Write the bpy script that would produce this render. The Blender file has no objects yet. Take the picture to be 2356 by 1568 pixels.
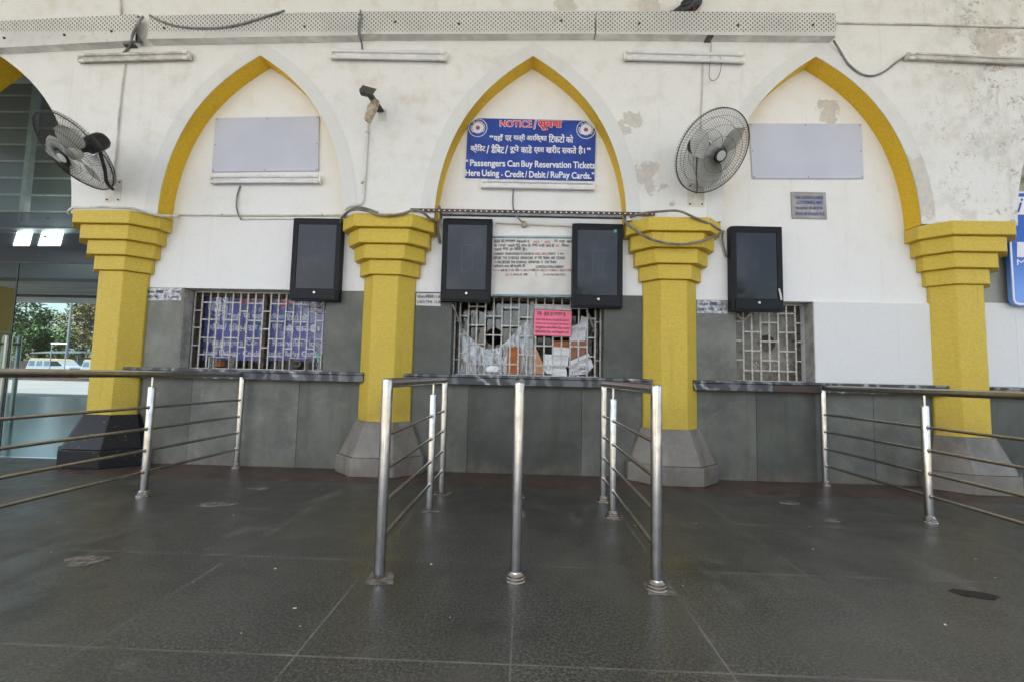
import bpy, bmesh, math, random
from mathutils import Vector, Matrix
R = math.radians
random.seed(7)
SC = bpy.context.scene
COL = SC.collection
# ---------------------------------------------------------------- camera
F, PITCH, YAW, ROLL, DIST, EYE = 1053.8, .0761, -.0299, .0228, 4.795, 1.0
def _axes():
    c, s = math.cos(YAW), math.sin(YAW); A = Matrix(((c, -s, 0), (s, c, 0), (0, 0, 1)))
    c, s = math.cos(PITCH), math.sin(PITCH); B = Matrix(((1, 0, 0), (0, c, s), (0, -s, c)))
    c, s = math.cos(ROLL), math.sin(ROLL); C_ = Matrix(((c, 0, s), (0, 1, 0), (-s, 0, c)))
    return C_ @ B @ A
AX = _axes()
EYEP = Vector((0, -DIST, EYE))
cam_d = bpy.data.cameras.new('camera'); cam = bpy.data.objects.new('camera', cam_d); COL.objects.link(cam)
cam_d.sensor_fit = 'HORIZONTAL'; cam_d.sensor_width = 36; cam_d.lens = 36 * F / 2356
cam_d.clip_start = .05; cam_d.clip_end = 600
r_, f_, u_ = AX[0], AX[1], AX[2]
cam.matrix_world = Matrix(((r_[0], u_[0], -f_[0], EYEP[0]), (r_[1], u_[1], -f_[1], EYEP[1]), (r_[2], u_[2], -f_[2], EYEP[2]), (0, 0, 0, 1)))
SC.camera = cam
# ---------------------------------------------------------------- sky, sun, exposure
SUN_EL, SUN_AZ = R(56), R(205)      # azimuth clockwise from +y
w = bpy.data.worlds.new('World'); SC.world = w; w.use_nodes = True
nt = w.node_tree; bg = nt.nodes['Background']; sky = nt.nodes.new('ShaderNodeTexSky')
sky.sky_type = 'NISHITA'; sky.sun_disc = False; sky.sun_elevation = SUN_EL; sky.sun_rotation = SUN_AZ
sky.air_density = 1.0; sky.dust_density = 3.0; sky.ozone_density = 1.0
nt.links.new(sky.outputs[0], bg.inputs[0]); bg.inputs[1].default_value = .15
sl = bpy.data.lights.new('sun', 'SUN'); sl.energy = 4.0; sl.angle = R(.5); sl.color = (1, .96, .89)
so = bpy.data.objects.new('sun', sl); COL.objects.link(so)
sd = Vector((math.sin(SUN_AZ) * math.cos(SUN_EL), math.cos(SUN_AZ) * math.cos(SUN_EL), math.sin(SUN_EL)))
so.rotation_euler = sd.to_track_quat('Z', 'Y').to_euler(); so.location = (0, -20, 20)
SC.view_settings.view_transform = 'Standard'; SC.view_settings.look = 'None'; SC.view_settings.gamma = 1
SC.view_settings.exposure = 1.80
SC.render.engine = 'CYCLES'
SC.cycles.use_denoising = True
SC.cycles.max_bounces = 8; SC.cycles.diffuse_bounces = 5; SC.cycles.glossy_bounces = 4; SC.cycles.transparent_max_bounces = 12
SC.cycles.sample_clamp_indirect = 6; SC.cycles.caustics_reflective = False; SC.cycles.caustics_refractive = False

# ---------------------------------------------------------------- geometry helpers
def ray(u, v): return AX.transposed() @ Vector(((u - 1178) / F, 1, (784 - v) / F))
def P(u, v, y=0.0):                 # where the sight line of a measured photo point meets the wall plane y
    d = ray(u, v); return EYEP + d * ((y + DIST) / d.y)
def G(u, v, z=0.0):                 # ... meets the ground
    d = ray(u, v); return EYEP + d * ((z - EYE) / d.z)
def V(*a): return Vector(a)

class MB:
    def __init__(s): s.v = []; s.f = []
    def add(s, vs, fs):
        o = len(s.v); s.v += [Vector(p) for p in vs]; s.f += [tuple(i + o for i in f) for f in fs]; return s
    def box(s, x0, x1, y0, y1, z0, z1):
        return s.add([(x, y, z) for x in (x0, x1) for y in (y0, y1) for z in (z0, z1)],
                     [(0, 1, 3, 2), (4, 6, 7, 5), (0, 4, 5, 1), (2, 3, 7, 6), (0, 2, 6, 4), (1, 5, 7, 3)])
    def poly(s, pts): return s.add(pts, [tuple(range(len(pts)))])
    def slab(s, pts, d):            # polygon thickened by vector d
        n = len(pts); pts = [Vector(p) for p in pts]; d = Vector(d)
        return s.add(pts + [p + d for p in pts], [tuple(range(n)), tuple(range(2 * n - 1, n - 1, -1))] + [(i, (i + 1) % n, n + (i + 1) % n, n + i) for i in range(n)])
    def tube(s, pts, r, n=10, cap=True, r1=None):
        pts = [Vector(p) for p in pts]; m = len(pts); vs = []; fs = []
        t0 = (pts[1] - pts[0]).normalized(); a = t0.orthogonal().normalized()
        for i, p in enumerate(pts):
            t = (pts[min(i + 1, m - 1)] - pts[max(i - 1, 0)]).normalized()
            a = (a - t * a.dot(t)); a = a.normalized() if a.length > 1e-6 else t.orthogonal().normalized()
            b = t.cross(a); rr = r if r1 is None else r + (r1 - r) * i / (m - 1)
            if 0 < i < m - 1:
                c = abs((pts[i] - pts[i - 1]).normalized().dot(t)); rr = rr / max(c, .6) ** .5
            vs += [p + (a * math.cos(2 * math.pi * k / n) + b * math.sin(2 * math.pi * k / n)) * rr for k in range(n)]
        for i in range(m - 1):
            fs += [(i * n + k, i * n + (k + 1) % n, (i + 1) * n + (k + 1) % n, (i + 1) * n + k) for k in range(n)]
        if cap: fs += [tuple(range(n - 1, -1, -1)), tuple(range((m - 1) * n, m * n))]
        return s.add(vs, fs)
    def lathe(s, o, prof, n=24, ax=None):     # prof of (radius, height) about axis ax at o
        o = Vector(o); q = Vector((0, 0, 1)).rotation_difference(Vector(ax)) if ax is not None else None
        vs = []
        for (r, h) in prof:
            for k in range(n):
                p = Vector((r * math.cos(2 * math.pi * k / n), r * math.sin(2 * math.pi * k / n), h))
                vs.append(o + (q @ p if q else p))
        m = len(prof)
        fs = [(i * n + k, i * n + (k + 1) % n, (i + 1) * n + (k + 1) % n, (i + 1) * n + k) for i in range(m - 1) for k in range(n)]
        if prof[0][0] > 1e-5: fs.append(tuple(range(n - 1, -1, -1)))
        if prof[-1][0] > 1e-5: fs.append(tuple(range((m - 1) * n, m * n)))
        return s.add(vs, fs)
    def blob(s, o, rx, ry, rz, n=14, m=9, q=None):
        o = Vector(o); vs = []; fs = []
        for i in range(m + 1):
            for k in range(n):
                th = math.pi * i / m; ph = 2 * math.pi * k / n
                p = Vector((rx * math.sin(th) * math.cos(ph), ry * math.sin(th) * math.sin(ph), rz * math.cos(th)))
                vs.append(o + (q @ p if q else p))
        fs = [(i * n + k, i * n + (k + 1) % n, (i + 1) * n + (k + 1) % n, (i + 1) * n + k) for i in range(m) for k in range(n)]
        return s.add(vs, fs)

def O(name, mb, mat, parent=None, local=False, smooth=False, bevel=0, weld=True, bseg=2):
    me = bpy.data.meshes.new(name)
    off = Vector((0, 0, 0))
    if parent is not None and not local:
        q = parent
        while q is not None: off += q.location; q = q.parent
    bm = bmesh.new(); vs = [bm.verts.new(p - off) for p in mb.v]
    for f in mb.f:
        try: bm.faces.new([vs[i] for i in f])
        except ValueError: pass
    if weld: bmesh.ops.remove_doubles(bm, verts=bm.verts, dist=1e-5)
    bmesh.ops.recalc_face_normals(bm, faces=bm.faces)
    if bevel:
        es = [e for e in bm.edges if len(e.link_faces) == 2 and e.calc_face_angle(0) > .5]
        bmesh.ops.bevel(bm, geom=es, offset=bevel, segments=bseg, affect='EDGES', profile=.5, clamp_overlap=True)
    bm.to_mesh(me); bm.free(); me.materials.append(mat)
    if smooth:
        me.polygons.foreach_set('use_smooth', [True] * len(me.polygons)); me.set_sharp_from_angle(angle=R(38))
    o = bpy.data.objects.new(name, me); COL.objects.link(o)
    if parent is not None: o.parent = parent
    return o
def tag(o, label, cat, group=None, kind=None):
    if label: o['label'] = label
    if cat: o['category'] = cat
    if group: o['group'] = group
    if kind: o['kind'] = kind
    return o
def T(name, label, cat, loc=(0, 0, 0), group=None):
    o = bpy.data.objects.new(name, None); COL.objects.link(o); o.location = loc; o.empty_display_size = .1
    return tag(o, label, cat, group)
def S(name, mb, mat, **k): return tag(O(name, mb, mat, **k), None, None, None, 'structure')
def dup(root, loc=None):
    def cp(o, par):
        c = o.copy(); COL.objects.link(c)
        if par is not None: c.parent = par
        for ch in [x for x in bpy.data.objects if x.parent == o]: cp(ch, c)
        return c
    c = cp(root, None)
    if loc is not None: c.location = loc
    return c

# ---------------------------------------------------------------- materials
class NT:
    def __init__(s, name):
        s.m = bpy.data.materials.new(name); s.m.use_nodes = True; s.t = s.m.node_tree
        s.b = s.t.nodes['Principled BSDF']; s.out = s.t.nodes['Material Output']
        s.co = s.t.nodes.new('ShaderNodeNewGeometry').outputs['Position']
    def n(s, ty, **k):
        q = s.t.nodes.new(ty)
        for a, b in k.items(): setattr(q, a, b)
        return q
    def l(s, a, b): s.t.links.new(a, b)
    def math(s, op, a, b=None, c=None, clamp=False):
        q = s.n('ShaderNodeMath', operation=op, use_clamp=clamp)
        for i, x in enumerate((a, b, c)):
            if x is None: continue
            if isinstance(x, (int, float)): q.inputs[i].default_value = x
            else: s.l(x, q.inputs[i])
        return q.outputs[0]
    def noise(s, scale, detail=4, rough=.55, co=None, dist=0.0):
        q = s.n('ShaderNodeTexNoise'); q.inputs['Scale'].default_value = scale; q.inputs['Detail'].default_value = detail
        q.inputs['Roughness'].default_value = rough; q.inputs['Distortion'].default_value = dist
        s.l(co if co is not None else s.co, q.inputs['Vector']); return q.outputs[0]
    def scaled(s, x, y, z, rot=(0, 0, 0)):
        q = s.n('ShaderNodeMapping'); q.inputs['Scale'].default_value = (x, y, z); q.inputs['Rotation'].default_value = rot
        s.l(s.co, q.inputs[0]); return q.outputs[0]
    def ramp(s, x, a, b):           # smooth 0..1 between a and b
        q = s.n('ShaderNodeMapRange', interpolation_type='SMOOTHSTEP'); q.inputs[1].default_value = a; q.inputs[2].default_value = b
        s.l(x, q.inputs[0]); return q.outputs[0]
    def mix(s, f, a, b):
        q = s.n('ShaderNodeMix', data_type='RGBA')
        for i, x in ((0, f), (6, a), (7, b)):
            if isinstance(x, (int, float)): q.inputs[i].default_value = x
            elif isinstance(x, tuple): q.inputs[i].default_value = (*x, 1)
            else: s.l(x, q.inputs[i])
        return q.outputs[2]
    def xyz(s):
        q = s.n('ShaderNodeSeparateXYZ'); s.l(s.co, q.inputs[0]); return q.outputs
    def color(s, c):
        if isinstance(c, tuple): s.b.inputs['Base Color'].default_value = (*c, 1)
        else: s.l(c, s.b.inputs['Base Color'])
    def rough(s, r):
        if isinstance(r, (int, float)): s.b.inputs['Roughness'].default_value = r
        else: s.l(r, s.b.inputs['Roughness'])
    def bump(s, h, strength=.3, dist=.01):
        q = s.n('ShaderNodeBump'); q.inputs['Strength'].default_value = strength; q.inputs['Distance'].default_value = dist
        s.l(h, q.inputs['Height']); s.l(q.outputs[0], s.b.inputs['Normal'])
    def set(s, **k):
        for a, b in k.items(): s.b.inputs[a].default_value = b
    def spot(s, p, r0, r1):         # 1 near the point p, falling to 0
        q = s.n('ShaderNodeVectorMath', operation='DISTANCE'); s.l(s.co, q.inputs[0]); q.inputs[1].default_value = p
        return s.math('SUBTRACT', 1, s.ramp(q.outputs['Value'], r0, r1))

def plain(name, c, rough=.5, metal=0, var=.12, scale=12, bump=0, spec=None, bscale=60):
    m = NT(name)
    if var:
        n = m.noise(scale, 5); m.color(m.mix(m.ramp(n, .3, .7), tuple(x * (1 - var) for x in c), tuple(min(1, x * (1 + var)) for x in c)))
    else: m.color(c)
    m.rough(rough); m.set(Metallic=metal)
    if spec is not None: m.set(**{'Specular IOR Level': spec})
    if bump: m.bump(m.noise(bscale, 4), bump, .01)
    return m.m

def plaster(name, base, stain, amount, patches=(), decay=False, edge=None):
    m = NT(name); x, y, z = m.xyz()
    a = m.noise(1.1, 9, .62); b = m.noise(5, 7, .6); c = m.noise(38, 5, .6)
    streak = m.noise(1, 6, .6, m.scaled(7, 7, .7))
    st = m.math('MULTIPLY', m.ramp(a, .42, .72), m.ramp(b, .35, .75))
    high = m.ramp(z, 1.6, 4.4)
    st = m.math('MULTIPLY', m.math('ADD', st, m.math('MULTIPLY', m.ramp(b, .48, .7), .45)), m.math('MULTIPLY_ADD', high, .75, .25))
    col = m.mix(m.math('MULTIPLY', st, amount, clamp=True), base, stain)
    col = m.mix(m.math('MULTIPLY', m.ramp(streak, .56, .78), .30), col, tuple(q * .8 for q in stain))
    col = m.mix(m.math('MULTIPLY', m.ramp(c, .4, .75), .22), col, tuple(q * .80 for q in base))
    sp_ = m.noise(70, 3, .6); col = m.mix(m.math('MULTIPLY', m.ramp(sp_, .69, .74), .35), col, (.30, .26, .21))
    gl = 0.0 if not decay else m.math('MULTIPLY', m.math('SUBTRACT', 1, m.ramp(m.math('ABSOLUTE', m.math('SUBTRACT', z, 2.60)), .0, .05)), m.ramp(b, .38, .6)); col = m.mix(m.math('MULTIPLY', gl, .6), col, (.22, .19, .15)) if decay else col
    h = m.math('ADD', m.math('MULTIPLY', c, .5), m.math('MULTIPLY', b, 1.2))
    pn = m.noise(3.2, 9, .68, dist=.4); fn = m.noise(14, 6, .65)
    for (p, r, thr) in patches:
        k = m.ramp(m.math('ADD', m.math('MULTIPLY', m.spot(p, r * .2, r), .42), pn), thr, thr + .03)
        inner = m.mix(m.ramp(fn, .42, .58), (.57, .56, .54), (.66, .61, .54))
        col = m.mix(k, col, inner); h = m.math('SUBTRACT', h, m.math('MULTIPLY', k, 1.1))
    if decay:
        right = m.ramp(x, 3.7, 4.7); f2 = m.noise(24, 7, .7, dist=.8); lump = m.noise(6.5, 8, .7)
        k = m.math('MULTIPLY', right, m.ramp(m.math('ADD', m.math('MULTIPLY', f2, .6), m.math('MULTIPLY', lump, .6)), .64, .72))
        col = m.mix(m.math('MULTIPLY', k, .8), col, (.38, .345, .29))
        k2 = m.math('MULTIPLY', right, m.ramp(m.noise(2.6, 9, .7, dist=.6), .50, .64))
        col = m.mix(m.math('MULTIPLY', k2, .6), col, (.50, .49, .46))
        k3 = m.math('MULTIPLY', right, m.ramp(m.noise(44, 5, .6), .66, .72)); col = m.mix(m.math('MULTIPLY', k3, .7), col, (.22, .18, .13))
        h = m.math('SUBTRACT', h, m.math('MULTIPLY', k, 1.2)); h = m.math('ADD', h, m.math('MULTIPLY', m.math('MULTIPLY', right, lump), 2.4))
    m.color(col); m.rough(.85); m.set(**{'Specular IOR Level': .25}); m.bump(h, .28, .012)
    return m.m

PW = -.204                           # front plane of the upper wall over the arches
M = {}
M['plaster'] = plaster('white_plaster', (.80, .795, .785), (.64, .585, .505), .70,
    [(tuple(P(1446, 290, PW)), .30, .80), (tuple(P(1500, 412, PW)), .38, .84), (tuple(P(2290, 90, PW)), .5, .86), (tuple(P(1300, 14, PW)), .3, .86), (tuple(P(1500, 14, PW)), .25, .86)], decay=True)
M['panel'] = plaster('recess_plaster', (.84, .835, .83), (.72, .65, .56), .50, [(tuple(P(1900, 255, 0)), .30, .83)])
M['band'] = plaster('grey_white_band', (.73, .73, .72), (.56, .54, .50), .4, [(tuple(P(2115, 430, PW)), .7, .80)])
M['white_slab'] = plaster('painted_slab', (.76, .76, .76), (.62, .58, .50), .3)
def yellow(name, base):
    m = NT(name); a = m.noise(1, 4, .6, m.scaled(40, 40, 130, (0, 0, .3)), dist=1.2); b = m.noise(3, 6); c = m.noise(90, 3); d = m.noise(26, 4, .6, dist=1.6)
    col = m.mix(m.ramp(a, .35, .7), tuple(q * .84 for q in base), tuple(min(1, q * 1.10) for q in base))
    col = m.mix(m.math('MULTIPLY', m.ramp(b, .52, .8), .30), col, (base[0] * .82, base[1] * .66, base[2] * .6))
    col = m.mix(m.math('MULTIPLY', m.ramp(d, .62, .70), .45), col, (base[0] * .72, base[1] * .55, base[2] * .5))
    col = m.mix(m.math('MULTIPLY', m.ramp(c, .66, .76), .35), col, tuple(q * .5 for q in base))
    e_ = m.noise(5.5, 8, .7, dist=.5); x, y, z = m.xyz(); s_ = m.noise(1, 6, .62, m.scaled(9, 9, .9))
    col = m.mix(m.math('MULTIPLY', m.ramp(e_, .66, .70), .55), col, (.62, .50, .22)); col = m.mix(m.math('MULTIPLY', m.ramp(s_, .58, .74), .28), col, (.30, .19, .05))
    low = m.math('MULTIPLY', m.math('SUBTRACT', 1, m.ramp(z, .5, .85)), m.ramp(b, .35, .65)); col = m.mix(m.math('MULTIPLY', low, .5), col, (.34, .22, .05))
    m.color(col); m.rough(.5); m.set(**{'Specular IOR Level': .35})
    m.bump(m.math('ADD', m.math('ADD', a, d), m.math('MULTIPLY', c, .5)), .30, .006); return m.m
M['yellow'] = yellow('yellow_paint', (.67, .485, .064))
M['soffit'] = yellow('yellow_soffit_paint', (.82, .53, .025))
def stone(name, c, stain=.5):
    m = NT(name); x, y, z = m.xyz(); a = m.noise(1.3, 9, .66); b = m.noise(7, 7, .66); s = m.noise(1, 7, .62, m.scaled(5, 5, .7)); f = m.noise(150, 2); d = m.noise(2.6, 8, .7, dist=.7)
    col = m.mix(m.ramp(a, .32, .70), tuple(q * .62 for q in c), tuple(q * 1.5 for q in c))
    col = m.mix(m.math('MULTIPLY', m.ramp(b, .48, .75), .45), col, tuple(q * 1.6 for q in c))
    col = m.mix(m.math('MULTIPLY', m.ramp(s, .50, .72), stain), col, (c[0] * .66, c[1] * .56, c[2] * .42))
    col = m.mix(m.math('MULTIPLY', m.ramp(d, .58, .70), .35), col, (c[0] * 1.9 + .03, c[1] * 1.9 + .03, c[2] * 1.85 + .03))
    base = m.math('MULTIPLY', m.math('SUBTRACT', 1, m.ramp(z, .0, .16)), m.ramp(b, .35, .65)); col = m.mix(m.math('MULTIPLY', base, .55), col, (.17, .13, .095))
    col = m.mix(m.math('MULTIPLY', m.ramp(f, .55, .75), .22), col, tuple(q * 1.7 for q in c))
    w_ = m.noise(62, 3, .6); col = m.mix(m.math('MULTIPLY', m.ramp(w_, .73, .76), .6), col, (.42, .41, .38))
    m.color(col); m.rough(m.math('MULTIPLY_ADD', b, .35, .30)); m.bump(b, .08, .004); return m.m
M['stone'] = stone('grey_green_stone', (.104, .106, .088))
M['stone_dark'] = stone('dark_grey_stone', (.066, .069, .056))
M['stone_light'] = stone('pale_grey_stone', (.15, .152, .128))
M['plinth'] = stone('grey_plinth_stone', (.185, .168, .142), .8)
def granite_black():
    m = NT('black_granite'); f = m.noise(160, 2); b = m.noise(26, 6, .7); x = m.xyz()
    col = m.mix(m.ramp(f, .5, .75), (.010, .010, .011), (.035, .035, .038))
    col = m.mix(m.math('MULTIPLY', m.ramp(b, .635, .66), .8), col, (.30, .28, .24))
    m.color(col); m.rough(m.math('MULTIPLY_ADD', b, .3, .22)); m.set(**{'Specular IOR Level': .28}); m.bump(b, .05, .004); return m.m
M['black_granite'] = granite_black()
def marble():
    m = NT('dark_veined_marble'); d = m.noise(3.5, 6, .6)
    q = m.n('ShaderNodeTexWave', wave_type='BANDS', bands_direction='X'); q.inputs['Scale'].default_value = 1.9; q.inputs['Distortion'].default_value = 14; q.inputs['Detail'].default_value = 4; q.inputs['Detail Scale'].default_value = 1.6
    mp = m.n('ShaderNodeMapping'); mp.inputs['Rotation'].default_value = (0, .35, 0); m.l(m.co, mp.inputs[0]); m.l(mp.outputs[0], q.inputs[0])
    col = m.mix(m.ramp(q.outputs[1], .25, .95), (.028, .032, .038), (.12, .13, .14))
    col = m.mix(m.math('MULTIPLY', m.ramp(q.outputs[1], .86, .99), m.ramp(d, .5, .68)), col, (.42, .42, .40))
    m.color(col); m.rough(m.math('MULTIPLY_ADD', d, .4, .12)); return m.m
M['marble'] = marble()
def floor_mat():
    m = NT('granite_floor'); x, y, z = m.xyz()
    sp = m.noise(78, 3, .8); sp2 = m.noise(190, 2, .7); a = m.noise(.9, 7, .62); b = m.noise(3.4, 7, .64); w_ = m.noise(1, 6, .65, m.scaled(2.2, .8, 1, (0, 0, .5)))
    speck = m.math('ADD', m.math('MULTIPLY', sp, .6), m.math('MULTIPLY', sp2, .4))
    col = m.mix(m.ramp(speck, .44, .59), (.017, .0178, .0142), (.145, .147, .122))
    def joint(v, p, o, wd):          # distance to the nearest joint of a grid of pitch p
        t = m.math('PINGPONG', m.math('ADD', v, 100 * p - o + p * .0), p * .5)
        return m.math('SUBTRACT', 1, m.ramp(t, wd * .4, wd))
    tv = m.n('ShaderNodeTexWhiteNoise', noise_dimensions='2D')
    cx = m.math('FLOOR', m.math('DIVIDE', m.math('ADD', x, .79), .76)); cy = m.math('FLOOR', m.math('DIVIDE', m.math('ADD', y, .6), .84))
    cb = m.n('ShaderNodeCombineXYZ'); m.l(cx, cb.inputs[0]); m.l(cy, cb.inputs[1]); m.l(cb.outputs[0], tv.inputs[0])
    col = m.mix(m.math('MULTIPLY', tv.outputs[0], .62), col, (.046, .047, .041))
    j = m.math('MAXIMUM', joint(x, .76, -.79, .0055), joint(y, .84, -.6, .0065))
    col = m.mix(m.math('MULTIPLY', m.ramp(a, .40, .68), .55), col, (.100, .096, .083))
    col = m.mix(m.math('MULTIPLY', m.ramp(b, .52, .75), .42), col, (.13, .122, .10))
    br = m.noise(1.9, 6, .6, dist=.5); col = m.mix(m.math('MULTIPLY', m.ramp(br, .58, .74), .30), col, (.062, .052, .034))
    dk = m.noise(1.15, 8, .65); col = m.mix(m.math('MULTIPLY', m.ramp(dk, .54, .68), .5), col, (.018, .018, .016))
    sm = m.math('MULTIPLY', m.ramp(m.math('ADD', m.math('MULTIPLY', w_, .7), m.math('MULTIPLY', b, .3)), .56, .70), .55); col = m.mix(sm, col, (.19, .185, .17))
    col = m.mix(m.math('MULTIPLY', j, m.math('MULTIPLY_ADD', m.ramp(b, .35, .65), .42, .22)), col, (.24, .22, .19))
    m.color(col)
    rg = m.math('MULTIPLY_ADD', m.ramp(b, .3, .75), .20, .31); rg = m.math('ADD', rg, m.math('MULTIPLY', m.ramp(a, .35, .7), .12)); rg = m.math('ADD', rg, m.math('MULTIPLY', j, .3))
    m.rough(rg); m.set(**{'Specular IOR Level': .42}); m.bump(sp, .05, .002); return m.m
M['floor'] = floor_mat()
M['red_stone'] = stone('maroon_stone', (.048, .026, .022), .3)
def steel():
    m = NT('brushed_stainless_steel'); a = m.noise(1, 4, .6, m.scaled(160, 160, 3)); b = m.noise(18, 5)
    m.color(m.mix(m.ramp(b, .4, .75), (.56, .535, .505), (.44, .41, .37))); m.set(Metallic=1)
    m.rough(m.math('MULTIPLY_ADD', a, .12, m.math('MULTIPLY_ADD', b, .14, .06))); m.bump(a, .05, .001); return m.m
M['steel'] = steel()
M['rail_steel'] = plain('dull_stainless_rail', (.50, .47, .42), .24, 1, .1, 20)
M['cement'] = plain('patch_cement', (.185, .168, .142), .9, 0, .45, 22, .5, spec=.1)
M['dark_hole'] = plain('dark_water_hole', (.016, .012, .008), .75, 0, .5, 14)
M['black_metal'] = plain('black_powder_coat', (.007, .008, .011), .5, 0, .25, 30, spec=.22)
M['black_side'] = plain('worn_black_side', (.03, .03, .025), .6, 0, .6, 24)
def screen():
    m = NT('dark_screen_glass'); d_ = m.noise(2.6, 5); m.color(m.mix(m.ramp(d_, .42, .75), (.010, .011, .012), (.034, .035, .036))); m.rough(.05); m.set(**{'Specular IOR Level': .26}); return m.m
M['screen'] = screen()
M['chrome'] = plain('lock_metal', (.36, .34, .28), .25, 1, 0)
def emit(name, c, s):
    m = NT(name); m.color((0, 0, 0)); m.set(**{'Emission Color': (*c, 1), 'Emission Strength': s}); return m.m
M['screen_text'] = emit('faint_screen_text', (.25, .55, .65), .05)
M['tube'] = plain('white_glass_tube', (.74, .74, .80), .25, 0, .06, 9)
M['tube_cap'] = plain('white_cap', (.78, .78, .76), .4, 0, .05)
M['fitting'] = plain('white_enamel_fitting', (.72, .71, .68), .4, 0, .15, 8)
M['old_fitting'] = plain('dirty_enamel_fitting', (.55, .53, .50), .45, 0, .25, 8)
M['conduit'] = plain('painted_conduit', (.60, .575, .53), .55, 0, .25, 7)
M['grey_cable'] = plain('grey_cable', (.20, .205, .205), .5, 0, .3, 10)
M['dusty_cable'] = plain('dusty_cable', (.20, .18, .15), .7, 0, .4, 12)
M['rust'] = plain('rusty_brown_angle', (.085, .05, .04), .75, 0, .4, 20, .2)
M['trunk'] = plain('grey_trunking', (.30, .31, .33), .5, 0, .25, 8)
M['board'] = plain('blank_grey_board', (.55, .57, .675), .45, 0, .05, 1.6)
M['plate_steel'] = plain('dull_plate', (.33, .31, .29), .4, .6, .15, 9)
M['blue_ink'] = plain('blue_print', (.10, .12, .36), .5, 0, 0)
def blue_sign():
    m = NT('blue_printed_sheet'); a = m.noise(4, 6); b = m.noise(30, 5)
    m.color(m.mix(m.ramp(a, .35, .75), (.010, .042, .29), (.026, .075, .40))); m.rough(.32); m.bump(b, .12, .004); return m.m
M['blue'] = blue_sign()
M['white_ink'] = plain('white_print', (.78, .78, .84), .4, 0, .04)
M['red_ink'] = plain('red_print', (.72, .035, .04), .4, 0, .04)
M['poster'] = plain('faded_blue_poster', (.085, .105, .38), .4, 0, .25, 3)
M['poster_ink'] = plain('faded_white_print', (.66, .66, .78), .5, 0, .1)
M['poster_red'] = plain('faded_red_print', (.62, .08, .12), .5, 0, .1)
M['deep_blue'] = plain('deep_blue_print', (.012, .035, .34), .4, 0, .1)
M['notice_white'] = plain('painted_notice_board', (.66, .63, .59), .5, 0, .08, 4)
M['teal'] = plain('teal_border', (.14, .28, .33), .5, 0, .2, 12)
M['ink'] = plain('black_paint_letters', (.035, .04, .06), .5, 0, .2)
M['orange_ink'] = plain('faded_red_letters', (.55, .20, .13), .5, 0, .2)
M['pink'] = plain('pink_card', (.93, .19, .29), .5, 0, .08, 9)
M['pencil'] = plain('dark_marker_letters', (.22, .05, .08), .6, 0, .3)
M['purple'] = plain('purple_marker_letters', (.38, .05, .20), .6, 0, .3)
M['sticker'] = plain('pale_sticker', (.62, .58, .57), .5, 0, .12, 9)
M['foil'] = plain('worn_silver_sticker', (.36, .36, .38), .4, .3, .5, 30, .4)
M['grille'] = plain('worn_white_grille_paint', (.50, .48, .45), .6, 0, .3, 40, .2)
M['frame_old'] = plain('rusty_window_frame', (.085, .065, .045), .7, 0, .6, 22, .3)
M['frame_pale'] = plain('pale_aluminium_frame', (.36, .36, .35), .45, .2, .2, 14)
def glass(name, tint, mirror, rough=.02, haze=0.0, hazecol=(.5, .5, .5), wob=0.0, fres=.9):
    m = NT(name); t = m.t; t.nodes.remove(m.b)
    tr = m.n('ShaderNodeBsdfTransparent'); tr.inputs[0].default_value = (*tint, 1)
    gl = m.n('ShaderNodeBsdfGlossy'); gl.inputs['Roughness'].default_value = rough
    if wob:
        q = m.n('ShaderNodeBump'); q.inputs['Strength'].default_value = wob; q.inputs['Distance'].default_value = .05
        m.l(m.noise(2.2, 4, .6, m.scaled(2.4, 1, .8, (0, .5, 0)), dist=1.5), q.inputs['Height']); m.l(q.outputs[0], gl.inputs['Normal'])
    fr = m.n('ShaderNodeFresnel'); fr.inputs[0].default_value = 1.5
    f = m.math('ADD', m.math('MULTIPLY', fr.outputs[0], fres), mirror, clamp=True)
    mx = m.n('ShaderNodeMixShader'); m.l(f, mx.inputs[0]); m.l(tr.outputs[0], mx.inputs[1]); m.l(gl.outputs[0], mx.inputs[2]); last = mx.outputs[0]
    if haze:
        df = m.n('ShaderNodeBsdfDiffuse'); df.inputs[0].default_value = (*hazecol, 1)
        m2 = m.n('ShaderNodeMixShader'); h = m.math('MULTIPLY', m.ramp(m.noise(3.5, 7, .65), .25, .75), haze, clamp=True)
        m.l(h, m2.inputs[0]); m.l(last, m2.inputs[1]); m.l(df.outputs[0], m2.inputs[2]); last = m2.outputs[0]
    m.l(last, m.out.inputs[0]); return m.m
M['door_glass'] = glass('tinted_door_glass', (.50, .58, .56), .0, .01, .012, (.2, .24, .24), 0, .16)
M['upper_glass'] = glass('clear_upper_glass', (.66, .74, .72), .0, .01, .05, (.3, .33, .32), 0, .22)
M['pane'] = glass('window_glass', (.88, .90, .92), .0, .02, .04)
M['pane_shiny'] = glass('shiny_filmed_glass', (.90, .93, .96), .05, .03, .03, (.5, .5, .5), .12, .8)
M['pane_dusty'] = glass('dusty_glass', (.45, .42, .36), .02, .15, .95, (.38, .35, .295))
M['dark_panel'] = glass('dark_glass_panel', (.22, .24, .24), .0, .02, .05, (.10, .11, .11), 0, .3)
M['paper'] = plain('white_paper', (.86, .86, .88), .7, 0, .06, 9, .2)
M['orange'] = plain('orange_card', (.46, .135, .028), .6, 0, .15, 14)
M['brown_card'] = plain('brown_card', (.36, .15, .09), .6, 0, .15, 14)
M['peach'] = plain('peach_paper', (.62, .33, .17), .6, 0, .15, 14)
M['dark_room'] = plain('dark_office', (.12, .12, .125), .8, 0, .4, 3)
M['fan_black'] = plain('black_fan_metal', (.018, .018, .018), .5, .2, .4, 40)
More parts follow.
